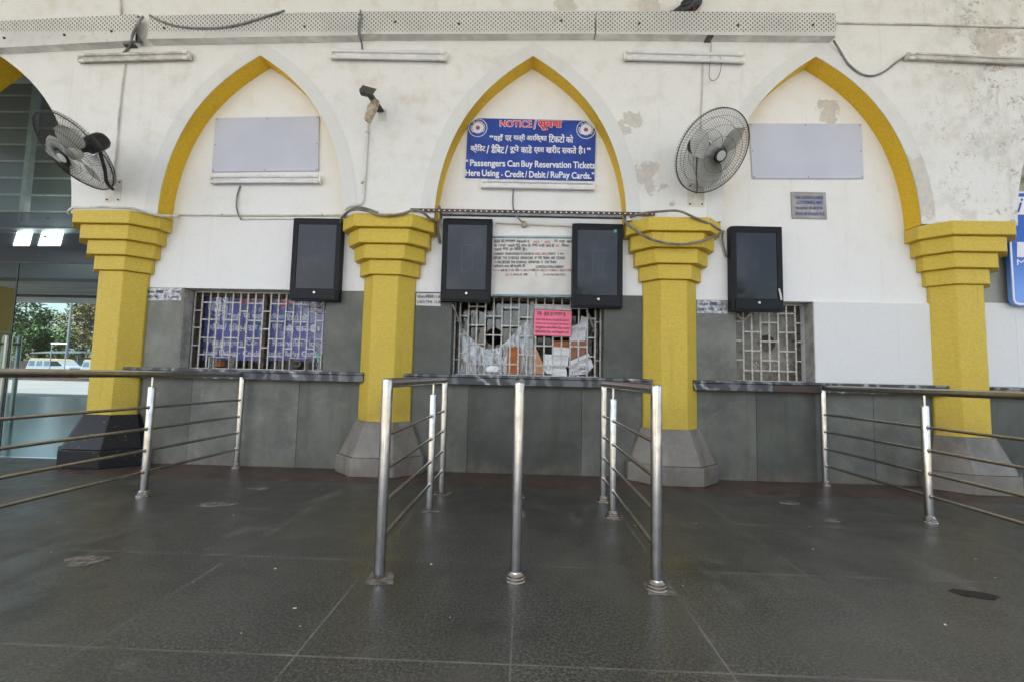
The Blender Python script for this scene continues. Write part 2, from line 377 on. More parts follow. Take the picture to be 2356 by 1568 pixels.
M['fan_blade'] = plain('grey_fan_blade', (.56, .57, .54), .35, 0, .12, 14)
M['fan_cap'] = plain('pale_hub_cap', (.55, .55, .57), .3, 0, .05)
M['olive'] = plain('olive_metal', (.075, .078, .06), .55, .3, .4, 40)
M['old_cream'] = plain('aged_cream_plastic', (.42, .35, .26), .7, 0, .4, 24, .3)
M['white_pipe'] = plain('white_pipe', (.68, .67, .63), .5, 0, .12, 6)
# ---------------------------------------------------------------- text
def glyphs(s, bold=0.0, slant=0.0):
    c = bpy.data.curves.new('txt', 'FONT'); c.body = s; c.size = 1; c.offset = bold; c.resolution_u = 3; c.shear = slant
    o = bpy.data.objects.new('txt', c); COL.objects.link(o)
    dg = bpy.context.evaluated_depsgraph_get(); dg.update()
    me = bpy.data.meshes.new_from_object(o.evaluated_get(dg), preserve_all_data_layers=False, depsgraph=dg)
    vs = [v.co.copy() for v in me.vertices]; fs = [tuple(p.vertices) for p in me.polygons]
    bpy.data.objects.remove(o); bpy.data.curves.remove(c); bpy.data.meshes.remove(me)
    par = list(range(len(vs)))
    def fd(i):
        while par[i] != i: par[i] = par[par[i]]; i = par[i]
        return i
    for f in fs:
        for i in f[1:]: par[fd(i)] = fd(f[0])
    ids = {}; lay = [ids.setdefault(fd(i), len(ids)) % 4 for i in range(len(vs))]
    return vs, fs, lay
def write(mb, s, a, b, c, y_off=0.002, bold=.0, slant=0.0, nrm=V(0, -1, 0)):
    """ink box of s laid between a (top left), b (top right) and c (bottom left)"""
    vs, fs, lay = glyphs(s, 0.0, slant)
    if not vs: return
    x0 = min(v.x for v in vs); x1 = max(v.x for v in vs); z0 = min(v.y for v in vs); z1 = max(v.y for v in vs)
    ex, ey = b - a, c - a
    e = bold * .9; x0 -= e; x1 += e; z0 -= e; z1 += e       # heavier strokes: the letters laid over themselves, slightly shifted
    for i, (sx, sz) in enumerate([(0, 0)] + ([(e, e * .8), (-e, e * .8), (e, -e * .8), (-e, -e * .8)] if bold >= .01 else [])):
        mb.add([a + ex * ((v.x + sx - x0) / (x1 - x0)) + ey * ((z1 - v.y - sz) / (z1 - z0)) + nrm * (y_off + (k + 4 * i) * .0001) for v, k in zip(vs, lay)], fs)
def conv(org, s):                    # crop coordinates -> photo coordinates
    return lambda x, y: (org[0] + x * s, org[1] + y * s)
def wline(mb, s, cv, y, x0, y0, x1, y1, h, **k):   # a line of text from (x0,y0) to (x1,y1) with ink height h, in crop coordinates
    a = P(*cv(x0, y0), y); b = P(*cv(x1, y1), y); c = P(*cv(x0, y0 + h), y); write(mb, s, a, b, c, **k)
# ================================================================ THE STATION WALL
CX = [-4.361, -1.455, 1.488, 4.397]          # column centres
ARC = [-5.82, -2.908, .016, 2.942, float(P(2338, 450, -.204).x) + .985]           # arch centres
SPR, APEX, HALF = 2.6, 4.3625, .985
def arch(a=HALF, top=APEX, n=22):            # right half of the pointed arch, apex first, as (dx, z)
    H = top - SPR; rad = (H * H + a * a) / (2 * a); c = a - rad
    t0 = math.atan2(H, -c); pts = []
    for i in range(n + 1):
        t = t0 * (1 - i / n); x = c + rad * math.cos(t); z = SPR + rad * math.sin(t)
        pts.append((x, z + .035 * math.sin(math.pi * i / n) ** 2))
    return pts
def outline(c, **k):
    h = arch(**k); return [(c - x, z) for x, z in reversed(h)] + [(c + x, z) for x, z in h[1:]]
WALL = T('station_wall', 'white plastered station wall of pointed arches with yellow soffits and stone dado', 'wall', (0, 0, 0))
TOPZ, XL, XR = 7.39, -9.0, float(P(2353, 470, PW).x) + 1.0
mb = MB()
xs = XL
for c in ARC:
    o = outline(c)
    mb.poly([(xs, PW, SPR), (o[0][0], PW, SPR), (o[0][0], PW, TOPZ), (xs, PW, TOPZ)])
    for (x0, z0), (x1, z1) in zip(o, o[1:]): mb.poly([(x0, PW, z0), (x1, PW, z1), (x1, PW, TOPZ), (x0, PW, TOPZ)])
    xs = o[-1][0]
mb.box(xs, xs + 2, PW, .3, SPR, TOPZ)
for i in (0, 1, 2, 3): mb.poly([(ARC[i] + HALF, PW, SPR), (ARC[i + 1] - HALF, PW, SPR), (ARC[i + 1] - HALF, 0, SPR), (ARC[i] + HALF, 0, SPR)])
mb.box(XL, XR + 3, .32, .5, 4.5, TOPZ)
O('upper_wall', mb, M['plaster'], WALL)
for k, c in enumerate(ARC):
    back = .10 if k == 0 else .015 if k == 4 else 0.0; o = outline(c); mb = MB()
    for (x0, z0), (x1, z1) in zip(o, o[1:]): mb.poly([(x0, PW, z0), (x1, PW, z1), (x1, back, z1), (x0, back, z0)])
    so_ = O('arch_soffit', mb, M['soffit'], WALL, smooth=True)
    if k in (0, 4): continue
    bw = .145; inn = outline(c); out = outline(c, a=HALF + bw, top=APEX + bw * 1.05); mb = MB()
    for (a0, b0, a1, b1) in zip(inn, out, inn[1:], out[1:]):
        f = lambda q, y: (q[0], y, q[1])
        mb.poly([f(a0, PW - .006), f(a1, PW - .006), f(b1, PW - .006), f(b0, PW - .006)])
        mb.poly([f(b0, PW - .006), f(b1, PW - .006), f(b1, PW), f(b0, PW)])
    O('arch_band', mb, M['band'], WALL)
# pier return on the glazed bay
O('pier_return', MB().box(ARC[0] + HALF, ARC[0] + HALF + .02, PW + .002, .12, SPR + .002, SPR + .3), M['band'], WALL)

# the three bays: opening edges (photo x), dado top (photo x,y)
BAYS = [(CX[0], CX[1], 418, 747, P(560, 665, 0).z), (CX[1], CX[2], 1039, 1389, P(1225, 676, 0).z), (CX[2], CX[3], 1693, 1870, P(1900, 695, 0).z)]
LEDGE = 1.0
for k, (xa, xb, ua, ub, zt) in enumerate(BAYS):
    oa, ob = P(ua, 760, 0).x, P(ub, 760, 0).x
    o = outline(ARC[k + 1])
    mb = MB().slab([(xa, 0, zt)] + [(xb, 0, zt), (xb, 0, SPR)] + [(x, 0, z) for x, z in reversed(outline(ARC[k + 1], a=HALF + .05, top=APEX + .06))] + [(xa, 0, SPR)], (0, .3, 0))
    O('recess_panel', mb, M['panel'], WALL)
    mb = MB()
    mb.box(xa, oa, -.010, .30, LEDGE, zt - .004)
    O('dado_slab', mb, M['stone_light'] if k != 1 else M['stone_dark'], WALL, bevel=.004)
    if k < 2: O('dado_slab', MB().box(ob, xb, -.010, .30, LEDGE, zt - .004), M['stone'] if k == 0 else M['stone_dark'], WALL, bevel=.004)
    else: O('painted_slab', MB().box(ob, xb, -.028, .30, LEDGE, zt + .004), M['white_slab'], WALL, bevel=.012)
    js = [[437, 685], [1077, 1338], [1740, 1876, 2010]][k]
    ex = [xa] + [P(u, 960, 0).x for u in js] + [xb]
    for i in range(len(ex) - 1):
        O('dado_panel', MB().box(ex[i] + .001, ex[i + 1] - .001, -.002 * (i % 2) - .001, .3, 0, LEDGE - .04), M[['stone', 'stone_light', 'stone'][i % 3] if k == 0 else (['stone', 'stone_dark', 'stone'] if k == 1 else ['stone', 'stone_dark', 'stone', 'stone'])[i % 4]], WALL, bevel=.002, bseg=1)
# beyond the last column: low wall, dado and the mouldy recess
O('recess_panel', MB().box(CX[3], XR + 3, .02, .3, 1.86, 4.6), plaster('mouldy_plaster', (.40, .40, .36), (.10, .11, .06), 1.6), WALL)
O('painted_slab', MB().box(CX[3], P(2336, 800, 0).x, -.02, .3, 1.0, 1.855), M['white_slab'], WALL, bevel=.01)
O('painted_slab', MB().box(P(2336, 800, 0).x + .004, XR + 3, -.012, .3, 1.0, 1.85), M['white_slab'], WALL, bevel=.01)
O('dado_panel', MB().box(CX[3], XR + 3, 0, .3, 0, .96), M['stone_dark'], WALL)

# ---------------------------------------------------------------- columns
def octo(x, wf, c, d, z):                    # half octagon against the wall, plan points at height z
    return [(x - wf - c, .0, z), (x - wf - c, -(d - c), z), (x - wf, -d, z), (x + wf, -d, z), (x + wf + c, -(d - c), z), (x + wf + c, .0, z)]
def band_(mb, x, lo, hi):
    a = octo(x, *lo); b = octo(x, *hi); n = len(a); i0 = len(mb.v)
    mb.add(a + b, [tuple(range(n)), tuple(range(2 * n - 1, n - 1, -1))] + [(i, (i + 1) % n, n + (i + 1) % n, n + i) for i in range(n)])
Z1T, Z1B, ZST, ZSB = 2.593, 2.458, 2.006, .512
tags = ['yellow wall column with black granite foot beside the glazed entrance', 'yellow wall column on grey stone foot, cable sagging over its capital, left of the middle window',
        'yellow wall column on grey foot with a thick cable looped across its capital', 'yellow wall column by the blue sign, under the flaking wall at the right']
for i, x in enumerate(CX):
    t = T('column', tags[i], 'column', (x, -.2, 0), 'yellow columns with stepped capitals')
    mb = MB(); zs = [Z1T, Z1B, 2.307, 2.157, ZST]
    for k in range(4):
        wf = .296 - .0453 * k; d = .35 - .046 * k; c = .182 - .008 * k
        band_(mb, x, (wf, c, d, zs[k + 1] + (.0 if k == 3 else .001)), (wf, c, d, zs[k]))
    O('capital', mb, M['yellow'], t, bevel=.007)
    mb = MB(); band_(mb, x, (.128, .146, .1785, ZSB - .01), (.128, .146, .1785, ZST))
    O('shaft', mb, M['yellow'], t, bevel=.009)
    pm = M['black_granite'] if i == 0 else M['plinth']
    mb = MB(); band_(mb, x, (.20, .225, .335, .18), (.140, .155, .195, ZSB)); O('plinth', mb, pm, t, bevel=.006)
    mb = MB(); band_(mb, x, (.212, .235, .357, 0), (.212, .235, .357, .178)); O('base_block', mb, pm, t, bevel=.008)

# ---------------------------------------------------------------- counter ledges
ll = ['dark veined marble ledge under the window with the blue poster', 'dark veined marble ledge under the middle window', 'dark marble ledge with a maroon patch, under the narrow right window']
for k, (xa, xb, ua, ub, zt) in enumerate(BAYS):
    x0, x1 = (xa + (.12 if k == 0 else .215), xb - .205)
    t = T('counter_ledge', ll[k], 'ledge', ((x0 + x1) / 2, -.1, .92), 'marble counter ledges')
    O('ledge_slab', MB().box(x0, x1, -.135, .3, .975, LEDGE + .004), M['marble'], t, bevel=.006)
    segs = [x0, x1] if k < 2 else [x0, P(1780, 900, -.12).x, P(1888, 900, -.12).x, x1]
    for i in range(len(segs) - 1):
        o = O('ledge_apron', MB().box(segs[i] + .0005, segs[i + 1] - .0005, -.12, -.005, .905, .974), M['red_stone'] if i == 1 else M['marble'], t, bevel=.003)
        if i == 1: o['label'] = 'maroon apron piece'
t = T('counter_ledge', 'short grey ledge beside the column by the blue sign', 'ledge', (XR, -.1, .92), 'marble counter ledges')
O('ledge_slab', MB().box(CX[3] + .22, XR + 2.5, -.135, .0, .975, 1.0), M['marble'], t, bevel=.006)
O('ledge_apron', MB().box(CX[3] + .22, XR + 2.5, -.12, -.005, .905, .974), M['marble'], t, bevel=.003)

# ================================================================ GROUND
S('floor', MB().box(-16, 16, -9.3, -.6, -.3, 0), M['floor'])
S('floor_by_entrance', MB().box(-16, CX[0] - .47, -.6, .1, -.3, 0), M['floor'])
mb = MB(); e = [-4.85]
while e[-1] < 7: e.append(e[-1] + .92)
S('floor_border', MB().box(CX[0] - .469, 9, -.6, .0, -.3, -.0005), M['red_stone'])
S('entrance_hall_floor', MB().box(-40, -3.9, .1005, 9.8, -.3, -.004), plain('polished_hall_floor', (.10, .125, .13), .16, 0, .35, 1.2))
S('forecourt', MB().box(-60, 60, -60, -9.3, -.4, -.15), plain('pale_concrete', (.42, .41, .38), .9, 0, .15, .4))
S('outer_pavement', MB().box(-90, 20, 9.8, 25.6, -.4, -.02), plain('sunlit_pavement', (.21, .21, .205), .9, 0, .08, .5))
S('ground', MB().box(-300, 300, -300, 400, -1, -.45), plain('earth_ground', (.2, .19, .16), .95, 0, .2, .1))
S('road', MB().box(-120, 30, 26.0, 75, -.44, -.06), plain('asphalt_road', (.07, .07, .072), .9, 0, .2, .4))
S('kerb', MB().box(-90, 20, 25.6, 26.0, -.4, .20), M['red_stone'])

# canopy of the concourse over the camera
t = T('concourse_canopy', 'wide flat white canopy high over the concourse, behind and above the viewer', 'canopy', (0, -5, 7.4))
CP = plain('canopy_paint', (.74, .73, .71), .8, 0, .1, .6)
O('canopy_slab', MB().box(-16, 16, -9, .3, 7.4, 7.65), CP, t)
for y in (-9, -6.2, -3.2): O('canopy_beam', MB().box(-16, 16, y, y + .35, 6.9 if y > -9 else 6.2, 7.395), CP, t)
for x in (-9, -3, 3, 9):
    tt = T('canopy_post', 'yellow post at the open edge of the canopy, behind the viewer', 'post', (x, -8.8, 0), 'canopy posts')
    O('shaft', MB().box(x - .22, x + .22, -8.98, -8.6, .3, 6.195), M['yellow'], tt, bevel=.03); O('foot', MB().box(x - .3, x + .3, -9.1, -8.5, 0, .3), M['plinth'], tt, bevel=.03)

# ================================================================ QUEUE BARRIERS
def foot(mb, x, y, z=0.0):
    mb.lathe((x, y, z), [(.052, 0), (.052, .006), (.047, .012), (.047, .020), (.041, .025), (.041, .033), (.033, .039), (.0285, .048)], 24)
def barrier(label, x, ys, pads=(), feet=(), dx=0.0, bolt=None):
    """ys: posts from the viewer to the wall"""
    yf, yb = ys[0], ys[-1]
    t = T('queue_barrier', label, 'barrier', (x, (yf + yb) / 2, 0), 'stainless steel queue barriers')
    r = .0272; zr = .952
    X = lambda y: x + dx * (y - yf)
    for k, y in enumerate(ys):
        mid = 0 < k < len(ys) - 1; mb = MB()
        if mid:
            mb.lathe((X(y), y, 0), [(r, 0), (r, .842), (r - .003, .850), (.010, .852)], 24)
            mb.tube([(X(y), y, .85), (X(y), y, zr)], .0095, 10)
        else:
            mb.lathe((X(y), y, 0), [(r, 0), (r, zr + .008), (r * .96, zr + .016), (r * .8, zr + .023), (.004, zr + .027)], 24)
        p = O('post', mb, M['steel'], t, smooth=True)
        if k in feet: fm = MB(); foot(fm, X(y), y); O('base_flange', fm, M['steel'], p, smooth=True)
        if k in pads:
            rr = random.Random(k * 7 + int(x * 100)); a = rr.uniform(-.3, .3); pts = []
            for q in range(8):
                an = a + q * math.pi / 4 + math.pi / 4; d = (.082 if q % 2 == 0 else .062) * rr.uniform(.85, 1.2)
                pts.append((X(y) + .01 + d * math.cos(an), y + d * math.sin(an), .001))
            O('cement_pad', MB().slab(pts, (0, 0, .005)), M['cement'], p)
    O('hand_rail', MB().tube([(X(yf + .004), yf + .004, zr), (X(yb), yb, zr)], r * .98, 24), M['rail_steel'], t, smooth=True)
    for z in (.69, .522, .355, .19):
        mb = MB().tube([(X(yf), yf, z), (X(yb), yb, z)], .0112, 12)
        for y in ys:
            for s in (-1, 1):
                if (y == yf and s < 0) or (y == yb and s > 0): continue
                mb.tube([(X(y), y + s * (r - .002), z), (X(y), y + s * (r + .008), z)], .0165, 12)
        O('cross_rail', mb, M['rail_steel'], t, smooth=True)
    return t
barrier('long stainless barrier before the window with the blue poster, at the left', -2.985, [-2.36, -1.218, -.098], feet=(0, 1, 2), dx=.022)
barrier('short stainless barrier with cement patches at its feet, left of the middle window', -.692, [-2.49, -1.337, -.86], pads=(0, 1, 2), feet=(), dx=.004)
barrier('stainless barrier seen end on, in front of the middle window', -.026, [-2.465, -1.42, -.90], feet=(0, 1, 2), dx=.0)
barrier('short stainless barrier with ringed feet on cement patches, right of the middle window', .650, [-2.50, -1.373, -.965], pads=(0, 1, 2), feet=(0, 1, 2), dx=.003)
barrier('long stainless barrier in front of the white slab, right side', 3.005, [-2.40, -1.252, -.10], feet=(0, 1, 2), dx=-.01)

# floor patches and the hole
def patch(u, v, wx, wy, seed, label, mat='cement', cat='floor patch', h=.005, rot=0.0):
    c = G(u, v); rr = random.Random(seed); pts = []
    for q in range(14):
        an = q * 2 * math.pi / 14; d = rr.uniform(.72, 1.12); px = math.cos(an) * wx * d; py = math.sin(an) * wy * d
        pts.append((c.x + px * math.cos(rot) - py * math.sin(rot), c.y + px * math.sin(rot) + py * math.cos(rot), .0008))
    o = O('floor_patch', MB().slab(pts, (0, 0, h)), M[mat]); tag(o, label, cat, 'broken cement patches on the floor' if mat == 'cement' else None)
patch(196, 1290, .11, .07, 1, 'broken cement patch on the floor nearest the lower left corner')
patch(497, 1160, .14, .055, 2, 'crumbled pinkish cement patch in front of the blue poster window', rot=.2)
patch(598, 1123, .10, .045, 3, 'small cement patch near the maroon border, left of the second column')
patch(1820, 1157, .09, .035, 4, 'faint cement patch just right of the third column')
patch(1915, 1197, .07, .035, 5, 'small round cement patch before the right barrier')
patch(2240, 1366, .10, .05, 6, 'dark broken hole in the floor tiles at the right', 'dark_hole', 'floor hole', .002, -.25)

# ================================================================ TICKET WINDOWS
GY, PY = .15, .245                           # grille plane and pane plane
def bars(mb, us, cv, ytop, cells, z0, z1, half=.0075, cut=()):
    X = [P(*cv(u, ytop), GY).x for u in us]
    for i, x in enumerate(X):
        zb = z0
        for (a, b, yc) in cut:
            if a < i < b: zb = P(*cv(us[i], yc), GY).z
        mb.box(x - half, x + half, GY - .004, GY + .004, zb, z1)
    for (i, j, ysl) in cells:
        xa = X[i] + half if i >= 0 else X[0] - .075; xb = X[j] - half if j < len(X) else X[-1] + .07
        for yv in ysl:
            um = us[max(i, 0)]; z = P(*cv(um, yv), GY).z; mb.box(xa, xb, GY - .0034, GY + .0034, z - half * .9, z + half * .9)
    return X
def pane(x0, x1, z0, z1, y, hole=None):      # a sheet of glass, with a round speaking hole
    if not hole: return MB().poly([(x0, y, z0), (x1, y, z0), (x1, y, z1), (x0, y, z1)])
    hx, hz, r = hole; n = 32; mb = MB(); ring = []; out = []
    for k in range(n):
        a = 2 * math.pi * k / n; c, s = math.cos(a), math.sin(a); ring.append((hx + r * c, y, hz + r * s))
        t = min(((x1 - hx) / c if c > 1e-6 else (x0 - hx) / c if c < -1e-6 else 9), ((z1 - hz) / s if s > 1e-6 else (z0 - hz) / s if s < -1e-6 else 9))
        out.append((hx + t * c, y, hz + t * s))
    mb.add(ring + out, [(k, (k + 1) % n, n + (k + 1) % n, n + k) for k in range(n)])
    for (cx_, cz_) in ((x0, z0), (x0, z1), (x1, z0), (x1, z1)):   # corner triangles
        best = []
        for q in range(n):
            a, b = out[q], out[(q + 1) % n]
            if abs(a[0] - b[0]) > 1e-6 and abs(a[2] - b[2]) > 1e-6 and abs((a[0] + b[0]) / 2 - cx_) < abs(x1 - x0) / 2 and abs((a[2] + b[2]) / 2 - cz_) < abs(z1 - z0) / 2: best.append((a, b))
        for a, b in best: mb.poly([a, b, (cx_, y, cz_)])
    return mb
def windowframe(t, x0, x1, z0, z1, mat, w=.035, mull=(), matm=None):
    mb = MB().box(x0, x0 + w, PY - .03, PY + .03, z0, z1).box(x1 - w, x1, PY - .03, PY + .03, z0, z1).box(x0 + w, x1 - w, PY - .029, PY + .029, z1 - w, z1).box(x0 + w, x1 - w, PY - .029, PY + .029, z0, z0 + .012)
    O('frame', mb, mat, t, bevel=.004)
    for x, mw in mull: O('mullion', MB().box(x - mw, x + mw, PY - .034, PY + .028, z0 + .012, z1 - w), matm or mat, t, bevel=.004)
C5 = conv((402.6, 650.0), .18555); C4 = conv((1035.3, 661.5), .15869); C5B = conv((1599.0, 678.7), .13938)
WT = []
wl = ['barred ticket window with a faded blue poster behind the glass', 'barred middle ticket window with papers and orange cards behind reflecting glass', 'narrow barred ticket window with dusty glass beside the white slab']
for k, (xa, xb, ua, ub, zt) in enumerate(BAYS):
    oa, ob = P(ua, 760, 0).x, P(ub, 760, 0).x
    WT.append((T('ticket_window', wl[k], 'ticket window', ((oa + ob) / 2, GY, LEDGE), 'barred ticket windows'), oa, ob, zt))
CONC = plain('rough_concrete_reveal', (.40, .385, .36), .9, 0, .3, 10, .4)
O('reveal', MB().box(WT[0][1] - .001, WT[0][1] + .004, -.006, GY - .02, LEDGE + .005, WT[0][3] - .006), CONC, WT[0][0])
O('reveal', MB().box(WT[2][2] - .004, WT[2][2] + .001, -.02, GY - .02, LEDGE + .005, WT[2][3] - .002), CONC, WT[2][0])
t, oa, ob, zt = WT[0]
us = [260, 350, 450, 540, 635, 730, 825, 915, 1010, 1105, 1200, 1295, 1390, 1485, 1580, 1670, 1765, 1855]
mb = MB()
X0 = bars(mb, us, C5, 125, [(-1, 0, [245, 455, 675, 885]), (0, 1, [345, 555, 775]), (1, 3, [245, 455, 680, 886]), (3, 4, [352, 565, 790]), (4, 6, [247, 462, 683, 888]), (6, 7, [355, 568, 795]),
     (7, 9, [258, 470, 690, 903]), (9, 10, [358, 575, 805]), (10, 12, [263, 480, 697, 910]), (12, 13, [365, 580, 818]), (13, 15, [270, 487, 705]), (15, 16, [362, 585, 820]), (16, 17, [472, 702, 915])],
     LEDGE + .004, zt - .006, cut=[(3, 5, 915), (13, 15, 930)])
mb.box(oa + .004, ob - .004, GY - .005, GY + .005, zt - .022, zt - .006); mb.box(oa + .004, ob - .004, GY - .005, GY + .005, LEDGE + .004, LEDGE + .016)
O('grille', mb, M['grille'], t)
for a, b, yt in ((2, 5, 915), (12, 15, 930)):          # pass-through boxes standing out of the bars
    x0, x1 = P(*C5(us[a] - 20 + (0 if a == 2 else 55), 960), GY - .03).x, P(*C5(us[b] - 45, 960), GY - .03).x; z1 = P(*C5(us[a], yt), GY - .03).z
    O('pass_box', MB().box(x0, x0 + .008, GY - .05, GY + .05, LEDGE + .006, z1).box(x1 - .008, x1, GY - .05, GY + .05, LEDGE + .006, z1).box(x0 + .0085, x1 - .0085, GY - .05, GY + .05, z1 - .008, z1), M['grille'], t, bevel=.002)
xm = P(*C5(1120, 600), PY).x
windowframe(t, oa + .002, ob - .002, LEDGE + .005, zt - .008, M['frame_old'], .045, [(xm, .020)])
h0 = P(*C5(580, 600), PY); h1 = P(*C5(1578, 592), PY)
O('glass_pane', pane(oa + .047, xm - .02, LEDGE + .017, zt - .053, PY, (h0.x, h0.z, .095)), M['pane'], t)
O('glass_pane', pane(xm + .02, ob - .047, LEDGE + .017, zt - .053, PY, (h1.x, h1.z, .09)), M['pane'], t)
# middle window
t, oa, ob, zt = WT[1]
us = [155, 275, 395, 520, 640, 760, 885, 1005, 1130, 1250, 1375, 1500, 1625, 1750, 1870, 1995, 2110]
mb = MB()
bars(mb, us, C4, 200, [(0, 1, [408, 675, 945]), (1, 3, [275, 540, 815, 1098]), (3, 5, [413, 685, 960, 1102]), (5, 7, [288, 552, 826, 1107]), (7, 9, [430, 700, 970]), (9, 11, [298, 560, 840, 1127]),
     (11, 13, [430, 705, 985, 1132]), (13, 15, [300, 580, 852, 1132]), (15, 16, [450, 725, 997])], LEDGE + .004, zt - .010, .0085, cut=[(3, 5, 1102), (11, 13, 1132)])
mb.box(oa + .03, ob - .03, GY - .005, GY + .005, zt - .022, zt - .006); mb.box(oa + .03, ob - .03, GY - .005, GY + .005, LEDGE + .004, LEDGE + .016)
mb.box(oa + .002, oa + .018, GY - .012, GY + .012, LEDGE + .004, zt - .006); mb.box(ob - .018, ob - .002, GY - .012, GY + .012, LEDGE + .004, zt - .006)
for yv in (480, 1035):
    z = P(*C4(80, yv), GY).z; mb.box(oa + .018, oa + .05, GY - .004, GY + .004, z - .006, z + .006); z = P(*C4(2160, yv + 20), GY).z; mb.box(ob - .06, ob - .018, GY - .004, GY + .004, z - .006, z + .006)
O('grille', mb, M['grille'], t, bevel=.0015, bseg=1)
xm = P(*C4(1180, 700), PY).x
windowframe(t, oa + .02, ob - .02, LEDGE + .005, zt - .008, M['frame_old'], .04, [(xm, .022)], M['frame_pale'])
h0 = P(*C4(645, 712), PY)
O('glass_pane', pane(oa + .062, xm - .022, LEDGE + .017, zt - .049, PY, (h0.x, h0.z, .097)), M['pane_shiny'], t)
h1 = P(*C4(1610, 775), PY)
O('glass_pane', pane(xm + .022, ob - .062, LEDGE + .017, zt - .049, PY, (h1.x, h1.z, .085)), M['pane'], t)
# right window
t, oa, ob, zt = WT[2]
us = [790, 930, 1075, 1220, 1365, 1505, 1650]
mb = MB()
bars(mb, us, C5B, 300, [(-1, 0, [440, 750, 1065]), (0, 2, [602, 912, 1237]), (2, 4, [452, 762, 1075, 1242]), (4, 6, [305, 615, 925, 1252]), (6, 7, [462, 770, 1088])], LEDGE + .004, zt - .006, .0085, cut=[(2, 4, 1242)])
mb.box(oa + .004, ob - .004, GY - .005, GY + .005, zt - .022, zt - .006); mb.box(oa + .004, ob - .004, GY - .005, GY + .005, LEDGE + .004, LEDGE + .014)
O('grille', mb, M['grille'], t, bevel=.0015, bseg=1)
windowframe(t, oa + .002, ob - .002, LEDGE + .005, zt - .008, M['frame_old'], .04, [(P(*C5B(1720, 700), PY).x, .012)])
h0 = P(*C5B(1185, 800), PY)
O('glass_pane', pane(oa + .042, P(*C5B(1705, 700), PY).x, LEDGE + .017, zt - .049, PY, (h0.x, h0.z, .093)), M['pane_dusty'], t)
# the office behind the windows
t = T('ticket_office', 'dim ticket office room behind the barred windows', 'room', (0, 1.2, 0))
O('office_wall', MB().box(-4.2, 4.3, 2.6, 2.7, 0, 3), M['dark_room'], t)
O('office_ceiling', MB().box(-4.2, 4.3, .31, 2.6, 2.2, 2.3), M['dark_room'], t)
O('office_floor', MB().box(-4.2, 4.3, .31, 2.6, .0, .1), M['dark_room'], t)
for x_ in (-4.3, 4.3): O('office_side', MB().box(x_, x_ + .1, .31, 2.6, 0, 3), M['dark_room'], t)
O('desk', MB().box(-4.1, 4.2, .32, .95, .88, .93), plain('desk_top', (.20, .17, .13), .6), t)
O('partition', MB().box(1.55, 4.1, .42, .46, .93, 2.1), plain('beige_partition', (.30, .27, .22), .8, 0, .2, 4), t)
# ================================================================ SIGNS AND BOARDS
def dv(s):                           # put the short-i sign before its consonant, as it is drawn
    out = []
    for ch in s:
        if ch == '\u093f':
            k = len(out) - 1
            while k >= 2 and out[k - 1] == '\u094d': k -= 2
            out.insert(k, ch)
        else: out.append(ch)
    return ''.join(out)
def board(name, label, cat, corners, y, thick, mat, group=None, bevel=0):
    pts = [P(u, v, y) for u, v in corners]; c = sum(pts, Vector()) / len(pts)
    t = T(name, label, cat, (c.x, y, min(p.z for p in pts)), group)
    O('panel', MB().slab(pts, (0, thick, 0)), mat, t, bevel=bevel)
    return t
def disc(mb, c, r0, r1, y, n=40, ex=V(1, 0, 0), ez=V(0, 0, 1)):
    a = [c + ex * (r1 * math.cos(2 * math.pi * k / n)) + ez * (r1 * math.sin(2 * math.pi * k / n)) + V(0, -y, 0) for k in range(n)]
    if r0 <= 0: mb.poly(a); return
    b = [c + ex * (r0 * math.cos(2 * math.pi * k / n)) + ez * (r0 * math.sin(2 * math.pi * k / n)) + V(0, -y, 0) for k in range(n)]
    mb.add(a + b, [(k, (k + 1) % n, n + (k + 1) % n, n + k) for k in range(n)])
def emblem(ink, red, blue, c, r, y=.002):
    disc(ink, c, r * .93, r, y)
    disc(ink, c, r * .20, r * .60, y)
    for k in range(14): disc(ink, c + V(math.cos(k * .449) * r * .665, 0, math.sin(k * .449) * r * .665), 0, r * .022, y, 8)
    disc(blue, c, 0, r * .20, y + .001); disc(red, c, 0, r * .12, y + .002)
    for k in range(8):
        a = k * math.pi / 4; d = V(math.cos(a), 0, math.sin(a)); q = V(-d.z, 0, d.x)
        blue.poly([c + d * r * .2 + q * r * .02 + V(0, -y - .001, 0), c + d * r * .2 - q * r * .02 + V(0, -y - .001, 0), c + d * r * .34 + V(0, -y - .001, 0)])
    ink.poly([c + V(-r * .60, -y - .0004, -r * .50), c + V(-r * .15, -y - .0004, -r * .45), c + V(-r * .5, -y - .0004, r * .05)])
    def arc(s, a0, a1, rr, h):
        n = len(s)
        for i, ch in enumerate(s):
            if ch == ' ': continue
            a = a0 + (a1 - a0) * i / max(1, n - 1); d = V(math.cos(a), 0, math.sin(a)); q = V(math.sin(a), 0, -math.cos(a)); wd = h * (.35 if ch == 'I' else .75)
            o = c + d * (rr + h / 2) - q * wd / 2; write(ink, ch, o, o + q * wd, o - d * h, y, bold=.02)
    arc('INDIAN RAILWAYS', R(100), R(-38), r * .70, r * .17)
    arc(dv('भारतीय रेल').replace(' ', '  '), R(205), R(118), r * .70, r * .17)
